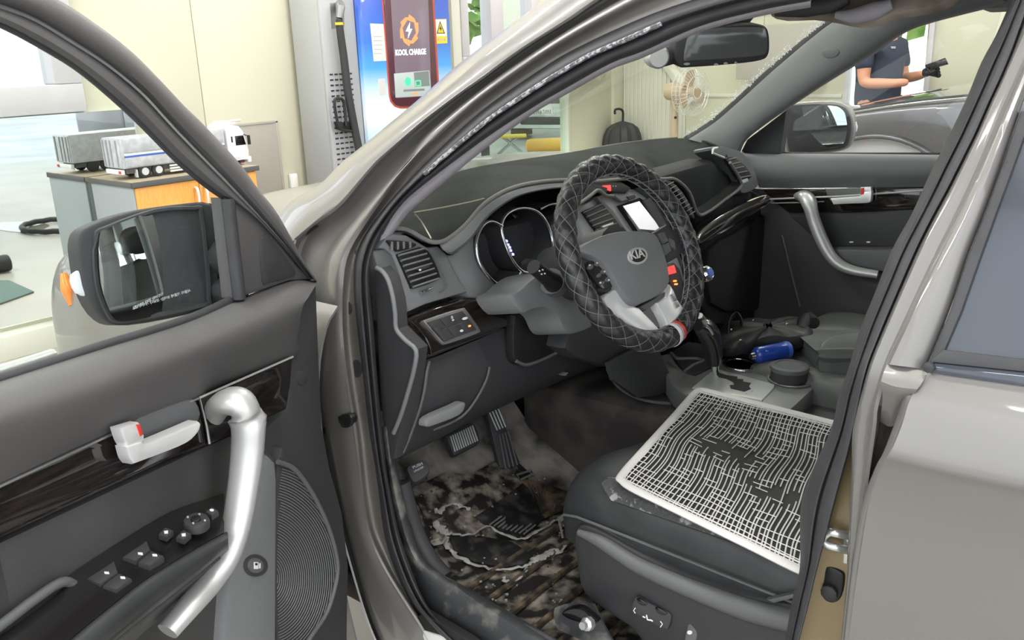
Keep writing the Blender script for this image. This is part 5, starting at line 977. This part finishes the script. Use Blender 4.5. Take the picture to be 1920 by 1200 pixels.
# ================================================================== console and shifter
mat('console_grey', (.25, .255, .25), .4, .2, .1, bump=.15, bs=800); mat('plate_grey', (.68, .70, .68), .35, .3)
CZ = .70
def zs(name, pix, z, t, mm, par=None, bev=.003, sm=0): return slab(name, pix, PZ(z), t, mm, par or con, bev, 0, sm)
con = slab('console', [(1228, 668), (1257, 660), (1268, 680), (1284, 697), (1303, 703), (1330, 690), (1352, 672), (1420, 672), (1500, 698), (1532, 706), (1538, 716), (1483, 767), (1440, 760), (1300, 738), (1285, 740), (1262, 724)], PZ(CZ), .05, 'console_grey', car, .008)
bot = lambda l, dz, dy: [un(x, y, PZ(CZ-.03))+V((0, dy, dz)) for x, y in l]
LE = [(1200, 640), (1228, 668), (1262, 724), (1285, 740), (1400, 752), (1483, 767)]
loft('console_side', [bot(LE, 0, 0), bot(LE, -.12, .02), bot(LE, -.30, .05)], 'plastic', con, n=24, t=.004)
tube('side_bead', [un(x, y, PY(.10)) for x, y in ((1138, 690), (1146, 708), (1162, 728), (1190, 745), (1225, 754), (1258, 757))], .004, 'plastic_grey', con, 8, k=4)
LB = [(1150, 700), (1175, 680), (1210, 655), (1235, 650)]
loft('console_riser', [[un(x, y, PX(.13)) for x, y in ((1140, 680), (1190, 655), (1230, 640))], [un(x, y, PX(.12)) for x, y in ((1150, 712), (1200, 690), (1240, 668))], [un(x, y, PX(.11)) for x, y in ((1195, 745), (1235, 740), (1268, 726))]], 'plastic', con, n=12, t=.01)
gp_ = zs('shift_plate', smp([(1298, 726, 1), (1336, 695), (1346, 692), (1440, 717), (1452, 722), (1446, 732), (1428, 750, 1)], 3), CZ+.004, .006, 'plate_grey', None, .002)
zs('shift_slot', [(1342, 700), (1350, 699), (1362, 703), (1383, 706), (1382, 710), (1394, 711), (1393, 715), (1408, 718), (1404, 724), (1408, 729), (1396, 734), (1370, 728), (1368, 722), (1377, 721), (1374, 716), (1362, 710), (1348, 707)], CZ+.0048, .003, 'black', None, 0)
for x, y in ((1365, 719), (1410, 733), (1355, 716), (1400, 738)): zs('gear_mark', ell(x, y, 1.6, 1, 0, 6), CZ+.0046, .001, 'mark_grey', None, 0)
sb_ = un(1343, 704, PZ(CZ)); sp_ = PX(sb_.x)
tube('shift_stem', [sb_, un(1341, 692, sp_), un(1340, 680, sp_)], [.009, .010, .012], 'chrome', con, 12)
tube('shift_knob', [un(1340, 683, sp_), un(1339, 668, sp_), un(1335, 645, sp_), un(1328, 625, sp_), un(1318, 613, sp_), un(1308, 610, sp_)], [.014, .021, .024, .027, .024, .014], 'gloss_black', con, 14, k=4); tube('knob_trim', [un(1323, 611, sp_, .018), un(1330, 616, sp_, .022), un(1336, 626, sp_, .022)], .004, 'chrome', con, 8, k=3)
tube('shift_button', [un(1312, 592, sp_), un(1322, 604, sp_)], .008, 'satin', con, 8)
tube('cup_ring', [un(x, y, PZ(CZ+.004)) for x, y in ell(1388, 684, 31, 11, 6, 24)], .004, 'chrome', con, 8, True); zs('cup_well', ell(1388, 685, 28, 9.5, 6, 24), CZ+.003, .004, 'lcd_black', None, 0)
tube('cup_ring', [un(x, y, PZ(CZ+.004)) for x, y in ell(1482, 712, 42, 13, 6, 24)], .003, 'satin', con, 8, True)
tube('front_tray_rim', [un(x, y, PZ(.72)) for x, y in ((1258, 662), (1270, 672), (1300, 672), (1320, 676), (1300, 684), (1284, 696))], .004, 'plastic_grey', con, 8, k=3)
zs('front_tray', [(1258, 660), (1290, 640), (1350, 650), (1352, 672), (1330, 690), (1303, 703), (1284, 697)], CZ-.002, .02, 'plastic', None, .003)
AP = (un(1575, 718, PZ(CZ)), V((-.55, .82, .12)).normalized())
slab('console_armrest', smp([(1536, 692, 1), (1535, 664), (1540, 655), (1680, 655, 1), (1680, 722, 1), (1585, 722, 1), (1548, 714)], 3), AP, .24, 'leather_grey', car, .012)
al = un(1560, 668, AP); AL2 = (al, V((-.30, .42, .86)).normalized())
slab('armrest_lid', smp([(1534, 668, 1), (1536, 650), (1546, 636), (1570, 626), (1610, 621), (1680, 617, 1), (1680, 670, 1), (1560, 672)], 3), AL2, .03, 'leather_grey', car, .012, .004)
zs('seat_gap_panel', [(1483, 769), (1538, 718), (1560, 710), (1640, 720), (1640, 830), (1560, 800)], .66, .06, 'plastic', None, .005)
b2('tunnel', (-1.2, -.13, .36), (.5, .12, .64), 'carpet', car, .03)
b2('kick_panel', (.15, -.76, .36), (.66, -.735, 1.05), 'plastic', car, .0)
b2('firewall', (.62, -.78, .36), (.66, .78, 1.0), 'carpet', car, .0)
b2('dash_core', (.30, -.70, .80), (.60, .60, 1.12), 'plastic', car, .02)
# ================================================================== seats
mat('leather_plain', (.05, .052, .053), .5)
def seat(y0, y1, mm, name):
    s = 1 if y0 > 0 else -1; a, b = min(abs(y0), abs(y1)), max(abs(y0), abs(y1)); w = b-a
    pr = [(0, .60), (.005, .68), (.03, .722), (.10, .728), (.2, .71), (.35, .705), (.46, .71), (.58, .722), (.70, .738), (.80, .745), (.93, .738), (.985, .705), (1, .66), (.99, .60)]
    pr = [(t if t > .2 else t, z) for t, z in pr]; rails = []
    for x, dz, k in ((-.015, -.10, .80), (-.02, -.06, .86), (-.035, -.025, .92), (-.06, -.008, .96), (-.11, .0, .99), (-.2, 0, 1), (-.38, -.008, 1), (-.55, -.012, 1), (-.72, -.015, 1)):
        rails.append([V((x, s*(a+w*(.5+(t-.5)*k)), max(.5, .60+(z-.60)*(1+dz/.14)))) for t, z in pr])
    c = loft(name, rails, mm, car, n=44, t=.006, cross=4, toward=(-.3, s*.4, 3))
    mp_ = 'leather_plain' if mm == 'leather' else mm
    bk = loft('seat_backrest', [[V((x, s*(a+w*(.5+(t-.5)*k)), z)) for t, x in ((0, -.74), (.02, -.66), (.12, -.60), (.25, -.62), (.5, -.63), (.75, -.62), (.88, -.60), (.98, -.66), (1, -.74))] for z, k, in ((.66, 1), (.85, 1), (1.05, .98), (1.2, .9), (1.27, .75), (1.285, .4))], mp_, car, n=34, t=.01, cross=4, toward=(3, s*.4, 1))
    for v in bk.data.vertices: v.co.x -= (v.co.z+bk.location.z+0-.66)*.22
    b2('backrest_shell', (-.92, s*a+.01*s if s > 0 else -b+.03, .66), (-.76, b-.03 if s > 0 else -a-.03, 1.2), mm, car, .05)
    hr_ = skin('headrest', [(V((-.80, s*(a+w*.28), 1.40)), (.055, .085)), (V((-.80, s*(a+w*.5), 1.41)), (.062, .095)), (V((-.80, s*(a+w*.72), 1.40)), (.055, .085))], [(0, 1), (1, 2)], mm, car)
    for t in (.38, .62): tube('headrest_post', [V((-.79, s*(a+w*t), 1.24)), V((-.80, s*(a+w*t), 1.36))], .007, 'chrome', car, 8)
    return c
ds_ = seat(.10, .668, 'leather', 'driver_seat'); seat(-.10, -.668, 'leather_grey', 'passenger_seat')
tube('seat_seam', [V((-.028, .60, .665)), V((-.045, .612, .70)), V((-.08, .617, .728)), V((-.2, .618, .749)), V((-.5, .616, .737))], .0018, 'satin', ds_, 6, k=3); tube('seat_seam', [V((-.03, .645, .60)), V((-.05, .667, .665)), V((-.2, .674, .672)), V((-.6, .674, .66))], .0025, 'plastic_grey', ds_, 6, k=3)
loft('worn_bolster', [[V((x, .632, .750)) for x in (-.13, -.2, -.3, -.4)], [V((x, .648, .742)) for x in (-.12, -.2, -.3, -.42)], [V((x, .662, .724)) for x in (-.15, -.2, -.3, -.4)]], 'leather_worn', ds_, n=24, t=.002, cross=2)
YS = PY(.682)
shd = slab('seat_shield', smp([(1072, 1000), (1090, 985), (1130, 1000), (1200, 1040), (1300, 1085), (1400, 1115), (1520, 1140, 1), (1520, 1300, 1), (1230, 1300, 1), (1195, 1200), (1150, 1162), (1092, 1118), (1076, 1060)], 3), YS, .06, 'plastic', car, .018)
tube('shield_ridge', [un(x, y, YS, .006) for x, y in ((1085, 998), (1130, 1018), (1200, 1062), (1300, 1105), (1400, 1142), (1500, 1168))], [.006, .012, .014, .016, .018, .018], 'plastic_grey', shd, 10, k=4)
SWP = (un(1220, 1150, YS), V((-.15, .95, .2)).normalized())
slab('seat_switch', smp([(1188, 1124), (1196, 1120), (1228, 1136), (1254, 1148), (1259, 1158), (1254, 1176), (1244, 1180), (1190, 1152), (1184, 1140)], 3), SWP, .02, 'plastic', shd, .004, .014)
for q in ([(1193, 1124), (1198, 1122), (1213, 1131), (1210, 1136), (1198, 1133)], [(1228, 1141), (1233, 1139), (1250, 1149), (1247, 1154), (1233, 1150)]): slab('switch_dimple', smp(q, 2), SWP, .003, 'lcd_black', shd, .001, .015)
tube('switch_mark', [un(x, y, SWP, .0150) for x, y in ((1191, 1140), (1188, 1145), (1191, 1150))], .0009, 'mark', shd, 5); tube('switch_mark', [un(x, y, SWP, .0150) for x, y in ((1238, 1165), (1242, 1170), (1238, 1176))], .0009, 'mark', shd, 5)
for q in ([(1205, 1156), (1210, 1158)], [(1212, 1153), (1214, 1162)], [(1214, 1162), (1220, 1163)], [(1219, 1162), (1224, 1165)]): tube('switch_mark', [un(x, y, SWP, .0150) for x, y in q], .0012, 'mark', shd, 5)
slab('recline_switch', smp([(1291, 1165, 1), (1307, 1166, 1), (1310, 1178), (1302, 1210), (1284, 1210), (1284, 1190)], 2), SWP, .02, 'plastic_grey', shd, .004, .014); slab('switch_mark', ell(1293, 1186, 5, 4, 0, 8), SWP, .002, 'mark', shd, 0, .015)
slab('side_handle', [(1436, 1125), (1500, 1110), (1500, 1120), (1450, 1132)], YS, .01, 'plastic_grey', shd, .003, .006)
# seat pad: a woven lattice of pale cords over a black base
PZP = .760
pad = thing('seat_pad', (-.25, .36, .75), 'pale woven cord lattice cushion pad lying on the black driver seat', 'seat pad')
A0, B0_, C0, D0 = un(1157, 908, PZ(PZP)), un(1310, 724, PZ(PZP)), un(1600, 797, PZ(PZP)), un(1520, 1086, PZ(PZP))
def pq(u, v): return (A0*(1-u)+B0_*u)*(1-v)+(D0*(1-u)+C0*u)*v
def pz(u, v): p = pq(u, v); return p+V((0, 0, .006*cos(3*u)-.008*math.exp(-((u-.5)/.22)**2-((v-.5)/.3)**2)))
def edge(n):
    q = [(.0, .09), (.01, .03), (.04, .005), (.12, 0)]; e = []
    c_ = [(0, 0), (1, 0), (1, 1), (0, 1)]
    for (u, v) in [(.0, .5), (0, .25), (0, .10), (.015, .03), (.05, .0), (.3, 0), (.6, 0), (.93, 0), (.985, .02), (1, .07), (1, .4), (1, .8), (1, .97), (.97, 1), (.6, 1), (.3, 1), (.03, 1), (0, .97), (0, .75)]: e.append(pz(u, v))
    return e
vs, fs = [], []
for i in range(15):
    for j in range(15): vs.append(pz(.015+.97*i/14, .015+.97*j/14)-V((0, 0, .004)))
fs = [(i*15+j, i*15+j+1, (i+1)*15+j+1, (i+1)*15+j) for i in range(14) for j in range(14)]
pb_ = mk('pad_base', vs, fs, 'pad_black', pad, fix=False)
tube('pad_border', edge(0), .0085, 'cord', pad, 10, True, 4, flat=.55, up=(0, 0, 1))
m = MB()
def wob(u, v): return .010*sin(7*u+5*v)+.006*sin(17*u+3)+.012*sin(3.2*u*pi)*math.exp(-((v-.45)/.35)**2)
NSTR = 46
for k in range(NSTR):
    v = .012+.976*k/(NSTR-1); g = k % 3
    v += (-.004 if g == 0 else .003 if g == 2 else 0); run = []
    for i in range(31):
        u = .01+.98*i/30; hole = math.exp(-((u-.52)/.10)**2-((v-.42)/.26)**2)+math.exp(-((u-.34)/.07)**2-((v-.72)/.2)**2)
        if hole > .55 and rng.random() < .62:
            if len(run) > 1: m.add(tubeg(run, .0012, 4))
            run = []; continue
        run.append(pz(u, min(.99, max(.01, v+wob(u, v)*(min(1, 8*u, 8*(1-u)))))))
    if len(run) > 1: m.add(tubeg(run, .0012, 4))
for k in range(28):
    u = .012+.976*k/27; mid = min(u, 1-u); v = .01
    while v < .985:
        L = (.25+.5*rng.random()) if mid < .14 else (.03+.12*rng.random() if u > .62 or u < .3 else .03+.06*rng.random())
        v1_ = min(.99, v+L); nn = max(2, int((v1_-v)*30)+1); m.add(tubeg([pz(u+.008*sin(11*t+k), t)+V((0, 0, .0008)) for t in np.linspace(v, v1_, nn)], .0009, 4))
        gap = (.03*rng.random()) if mid < .14 else .05+.22*rng.random()*(1.0 if .3 < u < .65 else .6)
        v = v1_+gap
for u in (.018, .032): m.add(tubeg([pz(u, t) for t in np.linspace(.02, .99, 20)], .0016, 4)); m.add(tubeg([pz(1-u, t) for t in np.linspace(.02, .99, 20)], .0016, 4))
tag(m.build('cord_lattice', 'cord', pad, 60, fix=False), kind='stuff')
# ================================================================== footwell
def fz(x): return .415 if x < .28 else .415+(x-.28)*.5 if x < .5 else .525+(x-.5)*1.1
def fl(px, py, off=0):
    z = .45
    for _ in range(25): p = un(px, py, PZ(z)); z = z*.4+.6*(fz(p.x)+off)
    return un(px, py, PZ(z))
xsn = np.concatenate([np.linspace(-.6, .28, 14), np.linspace(.3, .5, 8), np.linspace(.52, .66, 6)]); ysn = np.linspace(.10, .775, 14)
vs = [V((x, y, fz(x)-.006+.02*max(0, (y-.70)/.07)**2)) for x in xsn for y in ysn]; fs = [(i*14+j, i*14+j+1, (i+1)*14+j+1, (i+1)*14+j) for i in range(len(xsn)-1) for j in range(13)]
mat('carpet_grey', (.38, .35, .315), .95, bump=.6, bs=300, col2=(.035, .033, .03), cs=8, det=9, fac=(.42, .66), spec=.1)
mk('footwell_carpet', vs, fs, 'carpet_grey', car, fix=False)
fm = thing('floor_mat', (.15, .5, .42), 'torn dirty black rubber mat lying in the driver footwell', 'floor mat')
vs = []; xm = np.concatenate([np.linspace(-.28, .26, 12), np.linspace(.28, .43, 8)]); ym = np.linspace(.26, .735, 16)
for x in xm:
    for y in ym: vs.append(V((x, y, fz(x)+.004+.018*max(0, (y-.70)/.035)**2+.003*sin(23*x+9*y)*sin(17*y))))
fs = [(i*16+j, i*16+j+1, (i+1)*16+j+1, (i+1)*16+j) for i in range(len(xm)-1) for j in range(15)]
mk('mat_sheet', vs, fs, 'dirty_rubber', fm, fix=False)
for k in range(9):
    x = .245-.062*k
    if x > .22: continue
    p = [V((x+.004*sin(9*y+k), y, fz(x)+.010)) for y in np.linspace(.28, .715, 9)]; tube('mat_rib', p, .0075, 'rust_rubber', fm, 6)
for nme, pts, r in (('torn_strip', ((817, 953), (824, 962), (831, 950), (850, 945), (868, 949), (880, 957)), (.004, .008, .006, .006, .004, .002)), ('torn_strip', ((816, 978), (824, 990), (836, 998), (850, 1001), (880, 1001), (912, 986)), (.006, .009, .008, .005, .004, .004)), ('torn_strip', ((912, 986), (940, 1000), (975, 1010), (1003, 1000), (1030, 983), (1046, 972), (1058, 977), (1066, 987)), (.003, .004, .004, .005, .004, .006, .006, .003)),
                ('torn_strip', ((815, 1012), (828, 1018), (838, 1008), (840, 1026), (855, 1040), (880, 1054), (910, 1064), (950, 1068), (985, 1060), (1004, 1052), (1020, 1042), (1034, 1032), (1050, 1036), (1062, 1022)), (.009, .006, .005, .004, .004, .004, .004, .004, .005, .012, .010, .006, .004, .003)), ('torn_strip', ((945, 1082), (948, 1090), (968, 1087), (983, 1074), (988, 1062)), (.003, .004, .004, .004, .003)), ('torn_strip', ((862, 1100), (872, 1104), (880, 1112)), (.002, .003, .002)), ('torn_strip', ((822, 1086), (838, 1084), (845, 1095)), (.002, .003, .002))):
    q = crom([fl(x, y, .014) for x, y in pts], 5); nq = len(q); R_ = [r[min(len(r)-1, int(i/5))]*(.7+.9*rng.random()) for i in range(nq)]
    tube(nme, [p+V((.002*rng.normal(), .002*rng.normal(), .001*rng.normal())) if 0 < i < nq-1 else p for i, p in enumerate(q)], R_, 'torn_edge', fm, 6, flat=.35, up=(.3, .2, 1))
mat('worn', (.010, .010, .010), .6, bump=.4, bs=120, col2=(.09, .082, .075), cs=30, det=10, fac=(.5, .75))
def fls(name, pix, off, t, mm, par, bev=.002): return mk(name, *prism([fl(x, y, off) for x, y in pix], (-.2, 0, 1), t, bev), mm, par, fix=False)
fls('worn_hole', [(892, 967), (940, 935), (980, 905), (1000, 922), (1012, 955), (1020, 970), (995, 995), (975, 1007), (935, 992), (905, 978)], .012, .006, 'worn', fm)
for i in range(9): tube('hole_rib', [fl(918+i*8, 984+i*2.2, .015), fl(940+i*8, 968+i*2.0, .015)], .002, 'plastic_mid', fm, 5)
fls('heel_pad', [(984, 897), (1030, 908), (1082, 928), (1078, 945), (1018, 970), (1002, 925), (980, 905)], .012, .006, 'rust_rubber', fm)
for i in range(11): tube('heel_rib', [fl(990+i*8, 906+i*2.4, .014), fl(1004+i*4.6, 940+i*1.6, .014)], .0018, 'carpet', fm, 5)
fls('worn_hole', [(842, 1005), (900, 1004), (960, 1015), (1000, 1040), (985, 1056), (940, 1062), (890, 1052), (855, 1035)], .012, .006, 'worn', fm)
tube('mat_edge', [fl(x, y, .012) for x, y in ((1020, 968), (1050, 950), (1080, 935))], .006, 'rust_rubber', fm, 6)
tube('mat_loop', [fl(x, y, .012) for x, y in ((970, 890), (995, 882), (1000, 888), (975, 900))], .003, 'plastic_mid', fm, 6, True)
fls('foot_rest', [(770, 915), (835, 885), (905, 890), (915, 910), (850, 960), (800, 975)], .010, .006, 'dirty_rubber', fm)
m = MB()
for i in range(120):
    q = fl(790+270*rng.random(), 890+240*rng.random(), .012); m.add(boxg(q, V((.003, .003, .002))*(.4+1.2*rng.random()), 0, Matrix.Rotation(3*rng.random(), 3, 'Z')))
tag(m.build('dirt_crumbs', 'carpet_grey', fm, fix=False), kind='stuff')
# pedals
BP = (fl(870, 822, .09), V((-.75, .15, .6)).normalized())
bpd = slab('brake_pedal', smp([(836, 817, 1), (850, 808), (878, 793), (888, 793), (897, 808), (901, 826), (896, 833), (870, 846), (854, 854), (848, 846), (842, 832)], 2), BP, .02, 'rubber', car, .005)
for i in range(11): slab('pedal_rib', [(844+i*4.1, 818-i*2.0), (846+i*4.1, 817-i*2.0), (855+i*4.1+i*.1, 846-i*2), (853+i*4.1+i*.1, 847-i*2)], BP, .004, 'plate_grey', bpd, .0005, .002)
tube('pedal_arm', [BP[0]-BP[1]*.02, BP[0]+V((.08, 0, .12)), BP[0]+V((.1, 0, .3))], .012, 'dark', bpd, 8)
GPL = (fl(945, 850, .03), V((-.85, .25, .45)).normalized())
acc = slab('accelerator_pedal', [(912, 771), (936, 762), (953, 812), (975, 866), (972, 880), (942, 888), (938, 880), (925, 825)], GPL, .015, 'rubber', car, .004)
for i in range(4): slab('pedal_rib', [(917+i*5.6, 773-i*2), (919+i*5.6, 772-i*2), (934+i*5.2, 806-i*2), (932+i*5.2, 807-i*2)], GPL, .004, 'plate_grey', acc, .0005, .002)
for i in range(4): slab('pedal_rib', [(936+i*5.4, 815-i*2), (937.5+i*5.4, 814-i*2), (950+i*7.2, 880-i*3), (948+i*7.2, 881-i*3)], GPL, .004, 'satin', acc, .0005, .002)
PKP = (fl(783, 882, .05), V((-.6, .35, .7)).normalized())
pk = slab('parking_brake_pedal', smp([(763, 876), (776, 868), (793, 861), (803, 868), (805, 884), (795, 895), (780, 904), (772, 900), (766, 888)], 2), PKP, .03, 'plastic_grey', car, .005)
textp('pedal_text', 'PUSH', (775, 879), (793, 871), PKP, 'mark', pk, .0005, .8, bold=.03); textp('pedal_text', 'ON/OFF', (777, 886), (795, 877), PKP, 'mark', pk, .0005, .9, bold=.03)
# ================================================================== passenger door, its mirror, things on the seat
PDP = (V((0, -.70, .9)), V((0, 1, .04)).normalized())
pdo = slab('passenger_door', [(1300, 385), (1760, 330), (1760, 720), (1300, 720)], PDP, .06, 'door_low', car, .006)
def p_(name, pix, t, mm, off=0, bev=.003, sm=0): return slab(name, pix, PDP, t, mm, pdo, bev, off, sm)
def pr_(l, off): return [un(x, y, PDP, off) for x, y in l]
loft('upper_panel', [pr_([(1386, 284), (1480, 287), (1600, 288), (1800, 290)], -.02), pr_([(1388, 290), (1480, 293), (1600, 292), (1800, 294)], .02), pr_([(1400, 306), (1480, 308), (1600, 306), (1800, 306)], .035), pr_([(1412, 328), (1480, 330), (1600, 328), (1800, 328)], .035), pr_([(1424, 352), (1480, 353), (1600, 352), (1800, 350)], .01)], 'pillar_trim', pdo, n=24, t=.004, cross=3)
p_('wood_trim', [(1427, 354), (1800, 350), (1800, 385), (1640, 398), (1480, 400), (1450, 378)], .02, 'wood', .008, .006)
tube('chrome_line', pr_([(1436, 374), (1480, 372), (1560, 369), (1680, 361), (1800, 352)], .014), .0028, 'silver', pdo, 6); tube('chrome_line', pr_([(1446, 381), (1500, 380), (1545, 378)], .014), .0015, 'silver', pdo, 6)
p_('handle_recess', [(1546, 354), (1622, 352), (1630, 378), (1562, 382), (1552, 372)], .01, 'plastic_grey', .012, .004)
p_('inner_handle', smp([(1556, 372, 1), (1612, 368, 1), (1616, 360), (1634, 358, 1), (1633, 376), (1626, 381), (1600, 382), (1562, 384, 1)], 2), .016, 'silver_white', .035, .004); p_('lock_knob', [(1613, 351), (1633, 350), (1634, 365), (1613, 367)], .014, 'silver_white', .034, .003); p_('lock_mark', [(1614, 353), (1620, 352), (1620, 364), (1614, 365)], .002, 'red', .0355, 0)
tube('pull_handle', [un(x, y, PDP, o) for x, y, o in ((1498, 368, .0), (1508, 368, .05), (1517, 380, .07), (1526, 412, .07), (1540, 448, .07), (1556, 478, .07), (1574, 496, .068), (1600, 507, .065), (1646, 515, .055))], [.016, .022, .024, .022, .022, .021, .020, .017, .014], 'silver', pdo, 12, k=5, flat=.8, up=(0, 0, 1))
p_('armrest', [(1560, 466), (1720, 470), (1720, 520), (1640, 508), (1600, 500), (1572, 486)], .05, 'plastic_grey', .045, .01); p_('armrest_recess', [(1480, 404), (1720, 392), (1720, 462), (1566, 462), (1520, 440)], .02, 'plastic', .004, .004)
for x in (1596, 1628): p_('switch_light', ell(x, 454, 4, 1.4, 0, 8), .003, 'mark', .008, 0)
tube('pod_edge', pr_([(1466, 440), (1475, 475), (1486, 520), (1500, 575)], .004), .004, 'plastic_grey', pdo, 8, k=3)
p_('sail_panel', [(1389, 284), (1400, 262), (1440, 232), (1475, 205), (1463, 289), (1420, 290)], .03, 'plastic', .0, .004)
tube('belt_strip', pr_([(1462, 288), (1560, 289), (1680, 289), (1790, 289)], -.02), .005, 'black', pdo, 8)
p_('window_glass', [(1466, 288), (1475, 208), (1500, 189), (1640, 101), (1740, 45), (1880, 10), (1800, 288)], .004, 'glass_clear', -.035, 0)
tube('window_bar', pr_([(1464, 288), (1476, 206)], -.02), .008, 'rubber', pdo, 8)
mp2 = CAM+ray(1535, 240)*2.92; t2 = V((.10, .30, 1.03)); mn2 = ((CAM-mp2).normalized()+(t2-mp2).normalized()).normalized(); MP2 = (mp2, ((CAM-mp2).normalized()*.7+mn2*.6).normalized())
sh = smp([(1464, 206), (1474, 196), (1500, 192), (1555, 190), (1588, 196), (1600, 214), (1605, 240), (1601, 262), (1590, 278), (1560, 286), (1500, 290), (1476, 288), (1468, 250)], 3)
mk('side_mirror', *prism([un(x, y, MP2, .01) for x, y in sh], MP2[1], .12, .012, 3), 'paint', pdo, fix=False)
mk('mirror_rim', *prism([un(x, y, MP2, .014) for x, y in smp([(1469, 206), (1478, 198), (1555, 195), (1584, 202), (1594, 220), (1596, 244), (1588, 272), (1562, 281), (1492, 288), (1480, 284), (1474, 250)], 3)], MP2[1], .02, .006), 'plastic', pdo, fix=False)
capm('mirror_glass', smp([(1472, 206), (1480, 200), (1556, 198), (1580, 206), (1587, 224), (1588, 244), (1582, 268), (1560, 277), (1492, 285), (1482, 280), (1476, 250)], 3), (mp2+MP2[1]*.0165, MP2[1]), mn2, 1.6, 'mirror', pdo)
mk('mirror_signal', *prism([un(x, y, MP2, .0) for x, y in ((1599, 228), (1605, 229), (1608, 238), (1606, 247), (1600, 249))], MP2[1], .03, .003), 'lens', pdo, fix=False)
bag = thing('black_bag', tuple(un(1430, 640, PZ(.73))), 'black cloth bag with straps lying on the grey passenger seat', 'bag')
bo = smp([(1345, 650), (1345, 630), (1360, 614), (1385, 606), (1430, 608), (1480, 606), (1502, 602), (1516, 610), (1524, 622), (1524, 634), (1508, 640), (1470, 643), (1425, 645), (1405, 654), (1372, 660)], 3)
br = []
for k, z in ((.95, .735), (1.0, .745), (.98, .757), (.88, .768), (.5, .775), (.1, .775)):
    q = [un(x, y, PZ(.75)) for x, y in bo]; c_ = sum(q, V())/len(q); br.append([V((c_.x+(p.x-c_.x)*k, c_.y+(p.y-c_.y)*k, z+.006*sin(9*p.x*5+3)*sin(11*p.y*4)*(k < 1.01))) for p in q+q[:1]])
NB = len(bo)+1; mk('bag_body', [p for r in br for p in r], [(i*NB+j, i*NB+j+1, (i+1)*NB+j+1, (i+1)*NB+j) for i in range(5) for j in range(NB-1)], 'black', bag)
tube('bag_strap', [un(x, y, PZ(z)) for x, y, z in ((1388, 620, .76), (1390, 600, .79), (1380, 588, .80), (1368, 602, .79), (1364, 634, .76))], .007, 'black', bag, 8, k=4, flat=.5)
tube('bag_flap', [un(x, y, PZ(.765)) for x, y in ((1502, 620), (1508, 604), (1516, 598), (1526, 606))], [.012, .018, .02, .016], 'black', bag, 10, k=3)
for x, y in ((1413, 603), (1476, 609), (1371, 620), (1389, 640)): lathe('bag_rivet', [(.005, 0), (.004, .004), (.001, .005)], un(x, y, PZ(.768)), (-.3, .6, .7), 'chrome', bag, 10)
ca, cb_ = un(1416, 667, PZ(.738)), un(1470, 657, PZ(.738)); ax_ = (cb_-ca); ln = ax_.length; ax_.normalize()
bl = thing('blue_canister', tuple(ca), 'small worn blue cylinder lying across the console cup holder', 'canister')
lathe('canister_body', [(.010, -.004), (.016, 0), (.021, .008), (.0215, ln), (.020, ln+.002)], ca, ax_, 'blue_can', bl, 24); lathe('canister_end', [(.0215, ln), (.0225, ln+.004), (.0215, ln+.012), (.018, ln+.014), (.017, ln+.010), (.002, ln+.0095)], ca, ax_, 'blue_print', bl, 24); lathe('canister_tip', [(.008, -.014), (.010, -.004)], ca, ax_, 'chrome', bl, 12)
ac_ = un(1479, 712, PZ(CZ+.006)); at = thing('round_tin', tuple(ac_), 'round black lidded tin standing in the rear cup holder', 'tin')
lathe('tin_body', [(.040, 0), (.043, .003), (.043, .026)], ac_, (0, 0, 1), 'plastic', at, 32); lathe('tin_lid', [(.0445, .026), (.0455, .030), (.0445, .036), (.041, .038), (.034, .0385), (.0335, .0365), (.002, .0365)], ac_, (0, 0, 1), 'plastic_grey', at, 32)
